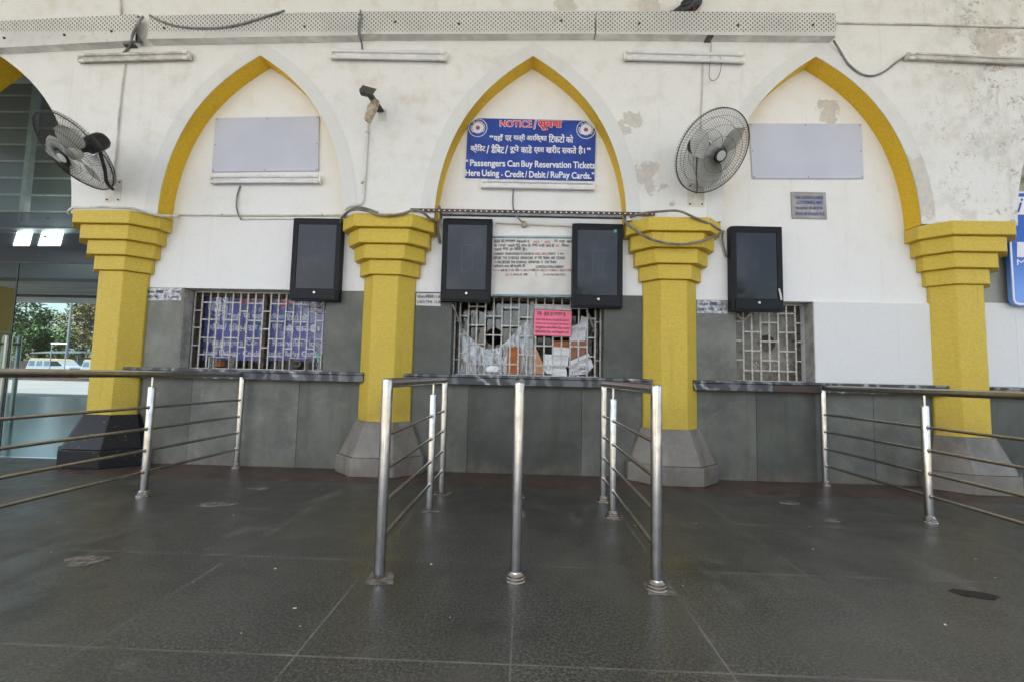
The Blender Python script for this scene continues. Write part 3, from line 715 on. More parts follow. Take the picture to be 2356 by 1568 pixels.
# the big blue notice
CN = conv((1058.4, 258.8), .14161); NY = -.022
t = board('notice_sign', 'blue notice sign in Hindi and English under the middle arch, red NOTICE heading', 'sign',
          [CN(128, 205), CN(292, 95), CN(2035, 136), CN(2208, 285), CN(2185, 1110), CN(80, 1056)], NY, .018, M['blue'], bevel=.001)
wi, ri, bl = MB(), MB(), MB()
def nl(mb, s, x0, y0, x1, y1, h, **k): wline(mb, s, CN, NY, x0, y0, x1, y1, h, **k)
nl(wi, 'NOTICE', 643, 126, 1170, 136, 118, bold=.06); nl(ri, 'NOTICE', 653, 136, 1160, 146, 98, bold=.022, y_off=.0042)
nl(wi, dv('सूचना'), 1262, 132, 1662, 138, 166, bold=.075); nl(ri, dv('सूचना'), 1270, 140, 1654, 146, 150, bold=.045, y_off=.0042)
for mb_, g, yo in ((wi, 9, .002), (ri, 0, .0042)):
    q = [CN(1232 - g, 118 - g), CN(1244 + g, 118 - g), CN(1212 + g, 270 + g), CN(1198 - g, 270 + g)]; mb_.poly([P(*p, NY) + V(0, -yo, 0) for p in q])
nl(wi, '“', 480, 372, 538, 374, 42, bold=.04); nl(wi, dv('यहाँ'), 545, 352, 700, 358, 132, bold=.032); nl(wi, 'पर', 732, 375, 838, 378, 100, bold=.032); nl(wi, 'यात्री', 868, 350, 1058, 354, 132, bold=.032)
nl(wi, dv('आरक्षित'), 1082, 352, 1412, 358, 138, bold=.032); nl(wi, dv('टिकटों'), 1440, 352, 1700, 358, 142, bold=.032); nl(wi, 'को', 1720, 366, 1838, 370, 130, bold=.032)
nl(wi, dv('क्रैडिट'), 172, 515, 416, 520, 148, bold=.032); nl(wi, '/', 428, 535, 476, 536, 138, bold=.02); nl(wi, dv('डैबिट'), 505, 518, 720, 524, 148, bold=.032); nl(wi, '/', 732, 538, 780, 540, 138, bold=.02)
nl(wi, dv('रूपे'), 808, 530, 962, 534, 140, bold=.032); nl(wi, dv('काडॆ'), 988, 528, 1172, 532, 138, bold=.032); nl(wi, 'द्वारा', 1200, 570, 1366, 573, 108, bold=.032); nl(wi, 'खरीद', 1392, 532, 1632, 538, 140, bold=.032)
nl(wi, 'सकते', 1655, 542, 1892, 546, 132, bold=.032); nl(wi, 'है।', 1920, 545, 2030, 548, 142, bold=.032); nl(wi, '”', 2062, 575, 2122, 577, 42, bold=.04)
nl(wi, '“', 95, 765, 132, 766, 42, bold=.04)
for s_, x0, x1, yo, h in (('Passengers', 163, 735, 0, 142), ('Can', 768, 965, 13, 106), ('Buy', 995, 1182, 17, 138), ('Reservation', 1215, 1805, 20, 112), ('Tickets', 1838, 2192, 32, 114)):
    nl(wi, s_, x0, 768 + yo, x1, 768 + yo + (x1 - x0) * .016, h, bold=.03)
for s_, x0, x1, yo, h in (('Here', 88, 325, 0, 108), ('Using', 356, 636, 4, 140), ('-', 668, 698, 85, 16), ('Credit', 728, 1040, 18, 110), ('/', 1058, 1090, 22, 112), ('Debit', 1122, 1390, 26, 110), ('/', 1408, 1444, 30, 112), ('RuPay', 1472, 1782, 32, 138), ('Cards.', 1812, 2132, 42, 112), ('”', 2140, 2184, 44, 42)):
    nl(wi, s_, x0, 930 + yo, x1, 930 + yo + (x1 - x0) * .014, h, bold=.03)
cr = (P(*CN(445, 260), NY).x - P(*CN(137, 260), NY).x) / 2
emblem(wi, ri, bl, P(*CN(290, 254), NY), cr); emblem(wi, ri, bl, P(*CN(2046, 284), NY), cr)
O('white_lettering', wi, M['white_ink'], t, weld=False); O('red_lettering', ri, M['red_ink'], t, weld=False); O('emblem_centre', bl, M['deep_blue'], t, weld=False)
# the faded copy behind the left window
YP = PY + .03
t = board('poster', 'faded blue notice poster behind the glass of the left window', 'poster', [C5(300, 172), C5(1905, 185), C5(1905, 975), C5(300, 958)], YP, .004, M['poster'])
wi, ri, bl = MB(), MB(), MB()
def pl(mb, s, x0, x1, yt, h, **k): wline(mb, s, C5, YP, x0, yt + x0 * .012, x1, yt + x1 * .012, h, **k)
pl(ri, 'NOTICE', 795, 1130, 192, 72, bold=.03); pl(ri, '/', 1212, 1236, 190, 92, bold=.03); pl(ri, 'सूचना', 1270, 1520, 190, 112, bold=.05)
for s_, x0, x1, h in (('“', 655, 700, 30), (dv('यहाँ'), 705, 820, 84), ('पर', 850, 935, 66), ('यात्री', 958, 1100, 86), (dv('आरक्षित'), 1120, 1355, 88), (dv('टिकटों'), 1385, 1535, 90), ('को', 1550, 1640, 84)): pl(wi, s_, x0, x1, 368, h, bold=.045)
for s_, x0, x1, h in ((dv('क्रैडिट'), 422, 600, 96), ('/', 612, 640, 92), (dv('डैबिट'), 670, 832, 96), ('/', 850, 880, 92), (dv('रूपे'), 905, 1025, 90), (dv('काडॆ'), 1045, 1180, 90), ('द्वारा', 1208, 1328, 80), ('खरीद', 1345, 1480, 92), ('सकते', 1498, 1660, 90), ('है।', 1680, 1790, 96)): pl(wi, s_, x0, x1, 500, h, bold=.045)
for s_, x0, x1, h in (('“', 355, 388, 30), ('Passengers', 408, 845, 98), ('Can', 882, 1028, 70), ('Buy', 1050, 1185, 92), ('Reservation', 1212, 1580, 76), ('Tickets', 1605, 1880, 76)): pl(wi, s_, x0, x1, 692, h, bold=.03)
for s_, x0, x1, h in (('Here', 352, 520, 66), ('Using', 548, 755, 90), ('-', 785, 812, 12), ('Credit', 842, 1072, 70), ('/', 1085, 1105, 70), ('Debit', 1128, 1320, 70), ('/', 1332, 1352, 70), ('RuPay', 1366, 1540, 90), ('Cards', 1570, 1790, 70)): pl(wi, s_, x0, x1, 826 + (30 if s_ == '-' else 0), h, bold=.03)
cr = (P(*C5(640, 300), YP).x - P(*C5(415, 300), YP).x) / 2
emblem(wi, ri, bl, P(*C5(525, 300), YP), cr); emblem(wi, ri, bl, P(*C5(1790, 300), YP), cr * .9)
O('pale_lettering', wi, M['poster_ink'], t, weld=False); O('red_lettering', ri, M['poster_red'], t, weld=False); O('emblem_centre', bl, M['deep_blue'], t, weld=False)
# blank boards
for lab, q in (('blank grey board under the left arch', [(496, 272), (734, 268), (732, 393), (487, 395.5)]), ('blank grey board under the right arch, partly hidden by the fan', [(1724, 284.5), (1982, 285), (1987.5, 411), (1732, 411)])):
    t = board('blank_board', lab, 'board', q, -.02, .015, M['board'], 'blank grey boards'); mb = MB()
    for i, (u, v) in enumerate(q):
        c = sum(a for a, b in q) / 4, sum(b for a, b in q) / 4
        for fx in (0, .5):
            nx = q[(i + 1) % 4]; uu = (u + (nx[0] - u) * fx); vv = (v + (nx[1] - v) * fx); uu += (c[0] - uu) * .03; vv += (c[1] - vv) * .05
            O('screw', MB().lathe(P(uu, vv, -.02), [(.006, 0), (.005, .003)], 8, (0, -1, 0)), M['olive'], t)
# CCTV plaque
C8 = conv((1767, 0), .33016)
t = board('cctv_plaque', 'small brushed metal plaque in blue letters about CCTV surveillance, under the right blank board', 'sign', [C8(162, 1337), C8(402, 1341), C8(413, 1527), C8(170, 1522)], -.016, .012, M['plate_steel'], bevel=.002)
mb = MB()
for s_, x0, x1, yt, h in (('THIS STATION IS UNDER', 188, 384, 1365, 24), ('CCTV SURVEILLANCE', 196, 382, 1398, 24), (dv('यह स्टेशन सी.सी.टी.वी.'), 190, 384, 1438, 26), (dv('कैमरों की निगरानी में है'), 190, 394, 1476, 30)): wline(mb, s_, C8, -.016, x0, yt, x1, yt + 3, h, bold=.02)
O('lettering', mb, M['blue_ink'], t, weld=False)
# painted white board between the two middle displays
C7 = conv((1115.8, 529.2), .09277); WY = -.014
t = board('reservation_board', 'white painted board of reservation counter times, black and red hand lettering', 'board', [(1120, 541.5), (1330, 541.5), (1330, 684), (1120, 681)], WY, .012, M['notice_white'])
for y0 in (160, 1595):
    tl = MB(); tl.poly([P(*C7(180, y0 + 2), WY) + V(0, -.002, 0), P(*C7(2200, y0 + 14), WY) + V(0, -.002, 0), P(*C7(2200, y0 + 62), WY) + V(0, -.002, 0), P(*C7(180, y0 + 46), WY) + V(0, -.002, 0)])
    O('teal_border', tl, M['teal'], t)
bk, rd = MB(), MB()
def wl_(mb, s, x0, x1, yt, h, b=.015, **k): wline(mb, s, C7, WY, x0, yt, x1, yt + (x1 - x0) * .008, h, bold=b, **k)
for s_, x0, x1, h in (('आज', 222, 375, 78), ('का', 400, 488, 74), ('आरक्षण', 500, 755, 78), (dv('खिड़की'), 790, 1030, 86), ('नं', 1045, 1105, 86), ('पर', 1715, 1805, 66), ('गाड़ी', 1840, 1980, 88), ('जाने', 2020, 2160, 80)): wl_(bk, s_, x0, x1, 245, h)
for s_, x0, x1, h in (('402', 1195, 1345, 60), (',', 1395, 1412, 26), ('403,', 1470, 1630, 70)): wl_(rd, s_, x0, x1, 268, h)
for s_, x0, x1, h in (('से', 228, 295, 82), ('घन्टे', 375, 515, 86), ('पहले', 560, 740, 84), ('शुरू', 765, 880, 84), ('होता', 905, 1045, 84), ('है।', 1070, 1145, 88), ('तथा', 1170, 1300, 66), ('गाड़ी', 1330, 1480, 88), ('जाने', 1505, 1630, 84), ('से', 1650, 1715, 82), (dv('मिनट'), 1905, 2085, 76)): wl_(bk, s_, x0, x1, 345, h)
wl_(rd, '4', 310, 350, 362, 46); wl_(rd, '30', 1755, 1828, 362, 58)
for s_, x0, x1, h in (('पहले', 225, 412, 86), ('बन्द', 442, 585, 80), ('हो', 612, 690, 86), ('जाता', 722, 902, 72), ('है।', 930, 1030, 92)): wl_(bk, s_, x0, x1, 440, h)
for s_, x0, x1, h, mb_ in (('CURRENT', 210, 475, 62, bk), ('RESERVATION', 500, 860, 62, bk), ('IN', 878, 920, 60, bk), ('COUNTER', 932, 1135, 62, bk), ('No', 1155, 1212, 58, bk), ('402,', 1230, 1385, 72, rd), ('403,', 1400, 1535, 72, rd), ('STARTS', 1550, 1750, 60, bk), ('4', 1790, 1830, 58, rd), ('Hrs', 1865, 1950, 56, bk)): wl_(mb_, s_, x0, x1, 562, h, .02, slant=.25)
for s_, x0, x1 in (('BEFORE', 208, 412), ('THE', 440, 552), ('SCHEDULE', 575, 848), ('DEPARTURE', 878, 1192), ('OF', 1222, 1285), ('THE', 1308, 1412), ('TRAIN', 1440, 1600), ('AND', 1630, 1732), ('CEASES', 1765, 1982)): wl_(bk, s_, x0, x1, 660, 70, .02, slant=.25)
wl_(rd, '30', 230, 302, 765, 62, slant=.2)
for s_, x0, x1 in (('Mts.', 310, 412), ('BEFORE', 428, 620), ('THE', 642, 750), ('SCHEDULE', 765, 1040), ('DEPARTURE', 1068, 1358), ('OF', 1385, 1440), ('THE', 1475, 1595), ('TRAIN', 1605, 1775)): wl_(bk, s_, x0, x1, 765, 68, .02, slant=.25)
for s_, x0, x1, h in (('रद्दीकरण-आज', 205, 600, 96), ('की', 620, 705, 80), (dv('गाड़ियों'), 715, 905, 92), ('का', 925, 1000, 72)): wl_(bk, s_, x0, x1, 855, h)
wl_(bk, 'CANCELLATION-CURRENT', 1280, 1955, 880, 66, .02, slant=.22)
for s_, x0, x1, mb_ in (('06-15', 200, 355, rd), ('बजे से', 385, 555, bk), ('14-00', 568, 728, rd), ('तक', 752, 845, bk), ('14-15', 855, 955, rd), ('से', 965, 1018, bk), ('22-00', 1025, 1160, rd), ('तक', 1165, 1245, bk), ('06-15', 1285, 1405, rd), ('Hrs To', 1410, 1515, bk), ('14-00', 1525, 1670, rd), ('Hrs', 1675, 1745, bk), ('14-15', 1748, 1875, rd), ('Hrs To', 1880, 1980, bk), ('22-00', 1985, 2095, rd), ('Hrs', 2100, 2160, bk)): wl_(mb_, s_, x0, x1, 968, 58 if mb_ is rd else 66)
for s_, x0, x1, mb_ in (('22-15', 510, 680, rd), ('से', 705, 760, bk), ('06-00', 772, 930, rd), ('तक', 955, 1060, bk), ('22-00', 1435, 1610, rd), ('Hrs To', 1635, 1770, bk), ('06-00', 1775, 1905, rd), ('Hrs', 1915, 1992, bk)): wl_(mb_, s_, x0, x1, 1080, 58)
rd.poly([P(*C7(x, y_), WY) + V(0, -.002, 0) for x, y_ in ((1258, 880), (1272, 880), (1270, 1140), (1256, 1140))])
O('black_lettering', bk, M['ink'], t, weld=False); O('red_lettering', rd, M['orange_ink'], t, weld=False)
# pink card on the middle grille
t = board('pink_card', 'pink handwritten card fixed to the bars of the middle window', 'card', [C4(1225, 320), C4(1766, 347), C4(1752, 708), C4(1208, 688)], GY - .016, .004, M['pink'])
O('border', MB().slab([P(*C4(*q), GY - .011) for q in ((1219, 312), (1772, 338), (1758, 716), (1202, 696))], (0, .003, 0)), M['black_side'], t)
pk, pu = MB(), MB()
def pc(mb, s, x0, x1, yt, h, **k): wline(mb, s, C4, GY - .016, x0, yt, x1, yt + (x1 - x0) * .035, h, bold=.012, **k)
for s_, x0, x1 in (('यह', 1262, 1335), ('आज', 1358, 1440), ('का', 1452, 1498), ('आरक्षण', 1502, 1630), ('है', 1642, 1678)): pc(pk, s_, x0, x1, 350 + (x0 - 1262) * .035, 62)
for s_, x0, x1, yt, h, mb_ in ((dv('यहाँ पर गाड़ी जाने से ४ घंटे पहले और खुली होने'), 1248, 1728, 438, 50, pu), (dv('पर ही टिकट केवल दिया जा सकता है नहीं तो मिलता है'), 1232, 1735, 498, 36, pu), (dv('यह पूछताछ अथवा लोकल टिकट काउन्टर'), 1242, 1742, 548, 54, pk), (dv('नहीं है इसलिए टिकट अपनी खिड़की में जायें'), 1232, 1722, 612, 48, pk)): pc(mb_, s_, x0, x1, yt, h)
O('dark_lettering', pk, M['pencil'], t, weld=False); O('purple_lettering', pu, M['purple'], t, weld=False)
# lunch time stickers
C6 = conv((589, 460.1), .33016); C7B = conv((1178, 460.1), .33016); C5L = conv((0, 460.1), .33016)
def sticker(label, cv, q, mat, lines, ink):
    t = board('lunch_time_sticker', label, 'sticker', [cv(*p) for p in q], -.013, .0025, mat, 'lunch time stickers'); mb = MB()
    for s_, x0, x1, yt, h in lines: wline(mb, s_, cv, -.013, x0, yt, x1, yt + 2, h, bold=.012)
    O('lettering', mb, ink, t, weld=False)
sticker('whitish lunch time sticker left of the second display', C6, [(1118, 648), (1285, 652), (1285, 740), (1115, 735)], M['sticker'], [('भोजन', 1125, 1176, 660, 26), ('अवकाश', 1180, 1238, 660, 26), ('11-00', 1246, 1290, 664, 20), ('LUNCH', 1125, 1180, 700, 20), ('TIME', 1185, 1228, 700, 20), ('11-00', 1246, 1290, 702, 20)], M['ink'])
sticker('worn silver lunch time sticker right of the third column', C7B, [(1293, 697), (1503, 703), (1500, 792), (1290, 788)], M['foil'], [('भोजन', 1300, 1365, 710, 28), ('अवकाश', 1372, 1428, 710, 26), ('11-00 से', 1432, 1494, 712, 22), ('LUNCH', 1302, 1352, 750, 20), ('TIME', 1362, 1402, 750, 20), ('11-00 TO', 1430, 1496, 752, 20)], M['ink'])
sticker('torn pale lunch time sticker on the slab right of the first column', C5L, [(1020, 612), (1264, 615), (1262, 700), (1004, 700)], M['foil'], [('भोजन', 1024, 1075, 628, 22), ('अवकाश', 1085, 1140, 628, 22), ('11-00', 1200, 1256, 630, 18), ('LUNCH', 1020, 1068, 666, 16), ('TIME', 1075, 1100, 666, 16), ('11-00', 1150, 1245, 668, 16)], M['ink'])
# blue information sign at the right edge, standing in the next opening
CS = conv((2128.2, 402.6), .20183)
sm = NT('blue_gradient_print'); x_, y_, z_ = sm.xyz(); sm.color(sm.mix(sm.ramp(z_, 1.85, 2.5), (.16, .34, .80), (.0, .085, .50))); sm.rough(.3)
SY = -.10; XR2 = P(2338, 560, SY).x
xa_, zb_, zt_ = P(*CS(975, 1000), SY).x - .005, P(*CS(1050, 1490), SY).z, P(*CS(1042, 200), SY).z
t = T('information_sign', 'tall blue information sign with white border and an italic i, beside the last column', 'sign', (xa_ + .6, SY, zb_))
pts = [(xa_ + .06, SY, zb_), (xa_ + 1.3, SY, zb_), (xa_ + 1.3, SY, zt_), (xa_, SY, zt_), (xa_, SY, zb_ + .06), (xa_ + .02, SY, zb_ + .018)]
O('panel', MB().slab(pts, (0, .04, 0)), sm.m, t)
mb = MB(); y2 = SY - .002
mb.poly([(xa_ + .008, y2, zb_ + .06), (xa_ + .026, y2, zb_ + .065), (xa_ + .026, y2, zt_ - .02), (xa_ + .008, y2, zt_ - .02)])
mb.poly([(xa_ + .06, y2, zb_ + .008), (xa_ + 1.29, y2, zb_ + .008), (xa_ + 1.29, y2, zb_ + .026), (xa_ + .065, y2, zb_ + .026)])
mb.poly([(xa_ + .008, y2 - .0005, zb_ + .06), (xa_ + .022, y2 - .0005, zb_ + .022), (xa_ + .06, y2 - .0005, zb_ + .008), (xa_ + .065, y2 - .0005, zb_ + .026), (xa_ + .036, y2 - .0005, zb_ + .036), (xa_ + .026, y2 - .0005, zb_ + .065)])
zi0, zi1 = P(*CS(1040, 455), SY).z, P(*CS(1040, 250), SY).z
mb.poly([(xa_ + .002, y2, zi0), (xa_ + 1.29, y2, zi0), (xa_ + 1.29, y2, zi1), (xa_ + .002, y2, zi1)])
mb.poly([(xa_ + .002, y2, zi1 + .035), (xa_ + 1.29, y2, zi1 + .035), (xa_ + 1.29, y2, zi1 + .055), (xa_ + .002, y2, zi1 + .055)])
wline(mb, 'I', CS, SY, 1045, 765, 1135, 767, 175, bold=.02); wline(mb, 'M', CS, SY, 1045, 965, 1140, 967, 65, bold=.01)
O('white_print', mb, M['white_ink'], t, weld=False)
mb = MB(); wline(mb, 'i', CS, SY, 1045, 270, 1112, 271, 162, bold=.01, slant=.35, y_off=.0035); O('blue_letter', mb, M['deep_blue'], t, weld=False)

# ================================================================ WALL DISPLAYS
def display(label, u, v, key_text, mark=None):
    """u, v: photo position of the top left front corner"""
    yf = -.105; tl_ = P(u, v, yf); Wd, Hd = .520, .878
    t = T('wall_display', label, 'display', (tl_.x + Wd / 2, yf, tl_.z - Hd), 'black wall displays')
    X = lambda a: tl_.x + a * Wd
    Z = lambda b: tl_.z - b * Hd
    mb = MB()
    sx0, sx1, sz0, sz1 = .105, .895, .072, .856
    mb.box(X(0), X(1), yf + .012, -.012, Z(1), Z(0))
    for q in ((0, sx0, 0, 1), (sx1, 1, 0, 1), (sx0, sx1, 0, sz0), (sx0, sx1, sz1, 1)): mb.box(X(q[0]), X(q[1]), yf, yf + .012, Z(q[3]), Z(q[2]))
    O('cabinet', mb, M['black_metal'], t, bevel=.003)
    O('screen', MB().box(X(sx0), X(sx1), yf + .006, yf + .0118, Z(sz1), Z(sz0)), M['screen'], t)
    g = MB().box(X(.065), X(.96), yf - .012, yf - .0005, Z(.985), Z(.868)); sp = O('speaker_panel', g, M['black_metal'], t, bevel=.003)
    h = MB()
    for r in range(3):
        for c in range(15):
            if c in (7,) or (c in (6, 8) and r == 0): continue
            a = .13 + c * .0545; b = .890 + r * .034; h.lathe((X(a), yf - .0121, Z(b)), [(.0042, 0), (.0041, .0006)], 8, (0, -1, 0))
    O('holes', h, M['screen'], sp)
    k = MB().lathe((X(.52), yf - .012, Z(.905)), [(.0155, 0), (.0155, .004), (.012, .007)], 16, (0, -1, 0)); O('lock', k, M['chrome'], t, smooth=True)
    if key_text:
        mb = MB(); yt = yf + .0055; a0, a1, b0, b1 = .40, .63, .315, .640
        for q in ((a0, a1, b0, b0 + .004), (a0, a1, b1 - .004, b1), (a0, a0 + .006, b0, b1), (a1 - .006, a1, b0, b1)): mb.poly([(X(q[0]), yt, Z(q[2])), (X(q[1]), yt, Z(q[2])), (X(q[1]), yt, Z(q[3])), (X(q[0]), yt, Z(q[3]))])
        def rot(s_, a, bb0, bb1, hw): write(mb, s_, V(X(a), yt, Z(bb1)), V(X(a), yt, Z(bb0)), V(X(a + hw), yt, Z(bb1)), .0006)
        rot('No Signal', .435, .445, .515, .022); rot('HDMI', .475, .465, .495, .02)
        rot('(1) Check the cable connection and the', .515, .375, .620, .018); rot('settings of your source device.', .540, .42, .620, .018); rot('(2) Press the Input source to', .565, .42, .620, .018); rot('select the connected device.', .590, .44, .620, .018)
        O('screen_message', mb, M['screen_text'], t, weld=False)
    if mark == 'green': O('green_label', MB().box(X(.82), X(.875), yf - .0006, yf + .0061, Z(.105), Z(.068)), plain('green_label', (.10, .42, .22), .5, 0, 0), t)
    if mark == 'chip': O('chipped_edge', MB().tube([(X(.915), yf - .002, Z(.735)), (X(.94), yf - .003, Z(.80)), (X(.955), yf - .002, Z(.87))], .009, 8), M['white_pipe'], t, smooth=True)
    return t
display('black wall display over the right end of the left window', 675.8, 502.3, False)
display('black wall display left of the white times board, faint message on screen', 1019.5, 502.6, True)
display('black wall display with a small green label, right of the white times board', 1318.0, 514.4, True, 'green')
display('black wall display with a chipped white edge, over the right window', 1681.3, 520.6, False, 'chip')

# ================================================================ TUBE LIGHTS
def tube_light(label, a, b, h, y, old=False):
    """a, b: photo positions of the upper left and upper right corner, h: height in photo pixels"""
    p, q = P(*a, y), P(*b, y); ex = (q - p); L = ex.length; ex.normalize(); ez = ex.cross(V(0, 1, 0)) * 1; ez = V(-ex.z, 0, ex.x)
    H = (P(a[0], a[1], y) - P(a[0], a[1] + h, y)).length; c = (p + q) / 2 - ez * H / 2
    t = T('tube_light', label, 'tube light', (c.x, y, c.z - H / 2), 'twin tube lights on the wall')
    fm = M['old_fitting'] if old else M['fitting']
    def bx(mb, x0, x1, y0, y1, z0, z1): return mb.add([c + ex * x + ez * z + V(0, yy, 0) for x in (x0, x1) for yy in (y0, y1) for z in (z0, z1)], [(0, 1, 3, 2), (4, 6, 7, 5), (0, 4, 5, 1), (2, 3, 7, 6), (0, 2, 6, 4), (1, 5, 7, 3)])
    O('channel', bx(MB(), -L / 2 + .012, L / 2 - .012, -.012, .035, -H * .22, H * .22), fm, t, bevel=.004)
    for s in (-1, 1):
        e = O('end_holder', bx(MB(), s * L / 2 - (.022 if s > 0 else 0), s * L / 2 + (.022 if s < 0 else 0), -.030, .02, -H * .46, H * .46), fm, t, bevel=.005)
    r = H * .155
    for s in (-1, 1):
        o = c + ez * (s * H * .33) + V(0, -.022, 0)
        tb = O('tube', MB().tube([o - ex * (L / 2 - .022), o + ex * (L / 2 - .022)], r, 14), M['old_fitting'] if old else M['tube'], t, smooth=True)
        for e in (-1, 1): O('tube_cap', MB().tube([o + ex * (e * (L / 2 - .022)), o + ex * (e * (L / 2 - .075))], r * 1.12, 14), M['tube_cap'], tb, smooth=True)
    return t
tube_light('dirty twin tube light on the pier left of the left arch', (184, 128), (441, 121), 19, PW - .035, True)
tube_light('clean twin tube light on the pier between the left and middle arches', (762, 117), (1030, 121.5), 22, PW - .035)
tube_light('twin tube light on the pier right of the middle arch, green wire hanging by it', (1435, 119), (1712, 126), 23, PW - .035)
tube_light('grey twin tube light at the end of the swooping black cable, over the flaking wall', (2083, 123.5), (2372, 137), 16, PW - .035, True)
tube_light('twin tube light under the left blank board', (486, 405.5), (740, 405), 19, -.035)
tube_light('twin tube light under the blue notice sign', (1106.5, 415), (1368, 420), 20, -.035)
# ================================================================ CABLE TRAY
TZ0, TZ1 = P(1178, 76.6, -.302).z, P(1178, 24.5, -.302).z
def tray_mat():
    m = NT('perforated_galvanised_sheet'); x, y, z = m.xyz()
    px, pz = .0475, .0455
    row = m.math('FLOOR', m.math('DIVIDE', z, pz / 2)); odd = m.math('MODULO', row, 2)
    fx = m.math('SUBTRACT', m.math('FRACT', m.math('ADD', m.math('DIVIDE', x, px), m.math('MULTIPLY', odd, .5))), .5)
    fz = m.math('SUBTRACT', m.math('FRACT', m.math('DIVIDE', z, pz / 2)), .5)
    d = m.math('SQRT', m.math('ADD', m.math('POWER', m.math('MULTIPLY', fx, px / .0068), 2), m.math('POWER', m.math('MULTIPLY', fz, pz / 2 / .0098), 2)))
    hole = m.math('SUBTRACT', 1, m.ramp(d, .85, 1.1))
    nrm = m.n('ShaderNodeNewGeometry'); sx = m.n('ShaderNodeSeparateXYZ'); m.l(nrm.outputs['Normal'], sx.inputs[0])
    front = m.math('GREATER_THAN', m.math('ABSOLUTE', sx.outputs[1]), .8)
    band = m.math('MULTIPLY', m.math('GREATER_THAN', z, TZ0 + .018), m.math('LESS_THAN', z, TZ1 - .010))
    hole = m.math('MULTIPLY', m.math('MULTIPLY', hole, front), band)
    a = m.noise(2.2, 7); b = m.noise(16, 6, .65); c = m.noise(3, 3)
    col = m.mix(m.ramp(a, .35, .7), (.70, .69, .67), (.60, .60, .59)); col = m.mix(m.math('MULTIPLY', m.ramp(b, .55, .72), .5), col, (.36, .36, .35))
    col = m.mix(m.math('MULTIPLY', m.ramp(c, .64, .7), .35), col, (.45, .36, .24))
    col = m.mix(hole, col, (.025, .022, .018)); m.color(col); m.rough(.5); m.set(Metallic=.15); m.bump(m.math('SUBTRACT', 1, hole), .5, .004); return m.m
M['tray'] = tray_mat()
M['galv'] = plain('galvanised_sheet', (.66, .66, .65), .45, .25, .18, 6)
YT = -.302
t = T('cable_tray', 'long perforated metal cable tray along the wall above the arches', 'cable tray', (0, YT, 4.6))
zt0, zb0 = P(1178, 24.5, YT).z, P(1178, 76.6, YT).z
tsec = [((-30, 50.5), (316, 33), 62), ((343, 36.5), (826, 27.5), 54), ((830, 26.5), (1369, 24.8), 52.5), ((1372, 25), (1922, 30), 53)]
for (a, b, h) in tsec:
    p, q = P(*a, YT), P(*b, YT); p2, q2 = P(a[0], a[1] + h, YT), P(b[0], b[1] + h * (.97 if b[0] < 400 else 1.0), YT)
    p2.x, q2.x = p.x, q.x; w_ = V(0, PW - YT - .001, 0); th = V(0, .003, 0)
    s_ = O('section', MB().slab([p2, q2, q, p], (0, .003, 0)), M['tray'], t)
    O('bottom_flange', MB().slab([p2 + th, q2 + th, q2 + w_, p2 + w_], (0, 0, .003)), M['galv'], s_)
    O('top_flange', MB().slab([p + th, q + th, q + V(0, .05, 0), p + V(0, .05, 0)], (0, 0, -.003)), M['galv'], s_)
    n = 3; mb = MB()
    for k in range(n):
        f = (k + .5) / n + .1 * random.uniform(-1, 1); o = p2.lerp(q2, f) + V(0, 0, .10 + .04 * random.random()); O('bolt', MB().lathe(o, [(.014, 0), (.013, .006), (.007, .007), (.006, .016)], 8, (0, -1, 0)), M['olive'], s_)
x_ = P(1626, 90, PW).x; O('bracket', MB().box(x_ - .03, x_ + .035, YT + .004, PW, zb0 - .028, zb0 - .002), M['olive'], t)
mb = MB()
o0 = P(312, 96, YT + .02); mb.slab([o0 + V(-.10, 0, 0), o0 + V(.09, 0, -.02), o0 + V(-.01, 0, .10)], (0, .004, 0)); mb.box(o0.x - .16, o0.x - .04, YT + .05, PW, o0.z - .02, o0.z - .012)
O('bracket', mb, M['olive'], t)
# ================================================================ CABLES AND CONDUITS
def smoothpath(pts, n=6):
    out = []
    for i in range(len(pts) - 1):
        p0, p1, p2, p3 = pts[max(i - 1, 0)], pts[i], pts[i + 1], pts[min(i + 2, len(pts) - 1)]
        for k in range(n):
            s = k / n; out.append(.5 * ((2 * p1) + (p2 - p0) * s + (2 * p0 - 5 * p1 + 4 * p2 - p3) * s * s + (3 * p1 - p0 - 3 * p2 + p3) * s ** 3))
    return out + [pts[-1]]
def cable(name, label, cat, pts, r, mat, smooth=True, straps=(), group=None):
    w_ = [P(u, v, y) for u, v, y in pts]; c = w_[0]
    o = T(name, label, cat, (c.x, c.y, c.z), group) if straps else None
    q = O(('run' if straps else name), MB().tube(smoothpath(w_) if smooth else w_, r, 8), M[mat], o, smooth=True)
    if straps:
        for u, v, y in straps: O('clip', MB().lathe(P(u, v, y) + V(0, 0, -.009), [(r * 1.5, 0), (r * 1.5, .018)], 10), M['old_fitting'], o)
    else:
        tag(q, label, cat, group)
    return q
cw, cf = PW - .016, YT - .012
cable('cable', 'grey cable draped across the left end of the perforated tray', 'cable', [(345, 36, cf), (372, 50, cf), (405, 60, cf), (450, 65, cf), (505, 64, cf), (555, 56, cf), (600, 42, cf), (640, 30, cf), (655, 25, cf + .02)], .011, 'grey_cable')
cable('cable', 'cable bundle hanging over the tray joint down to the left tube light', 'cable', [(330, 38, cf), (322, 48, cf), (312, 66, cf), (305, 80, cf), (302, 95, cf + .02), (296, 110, cw), (283, 124, cw - .02)], .012, 'grey_cable')
cable('cable', 'cable crossing the tray and dropping to the clean tube light', 'cable', [(829, 24, cf), (831, 40, cf), (828, 65, cf), (828, 84, cf + .02), (832, 100, cw), (834, 118, cw - .02)], .009, 'grey_cable')
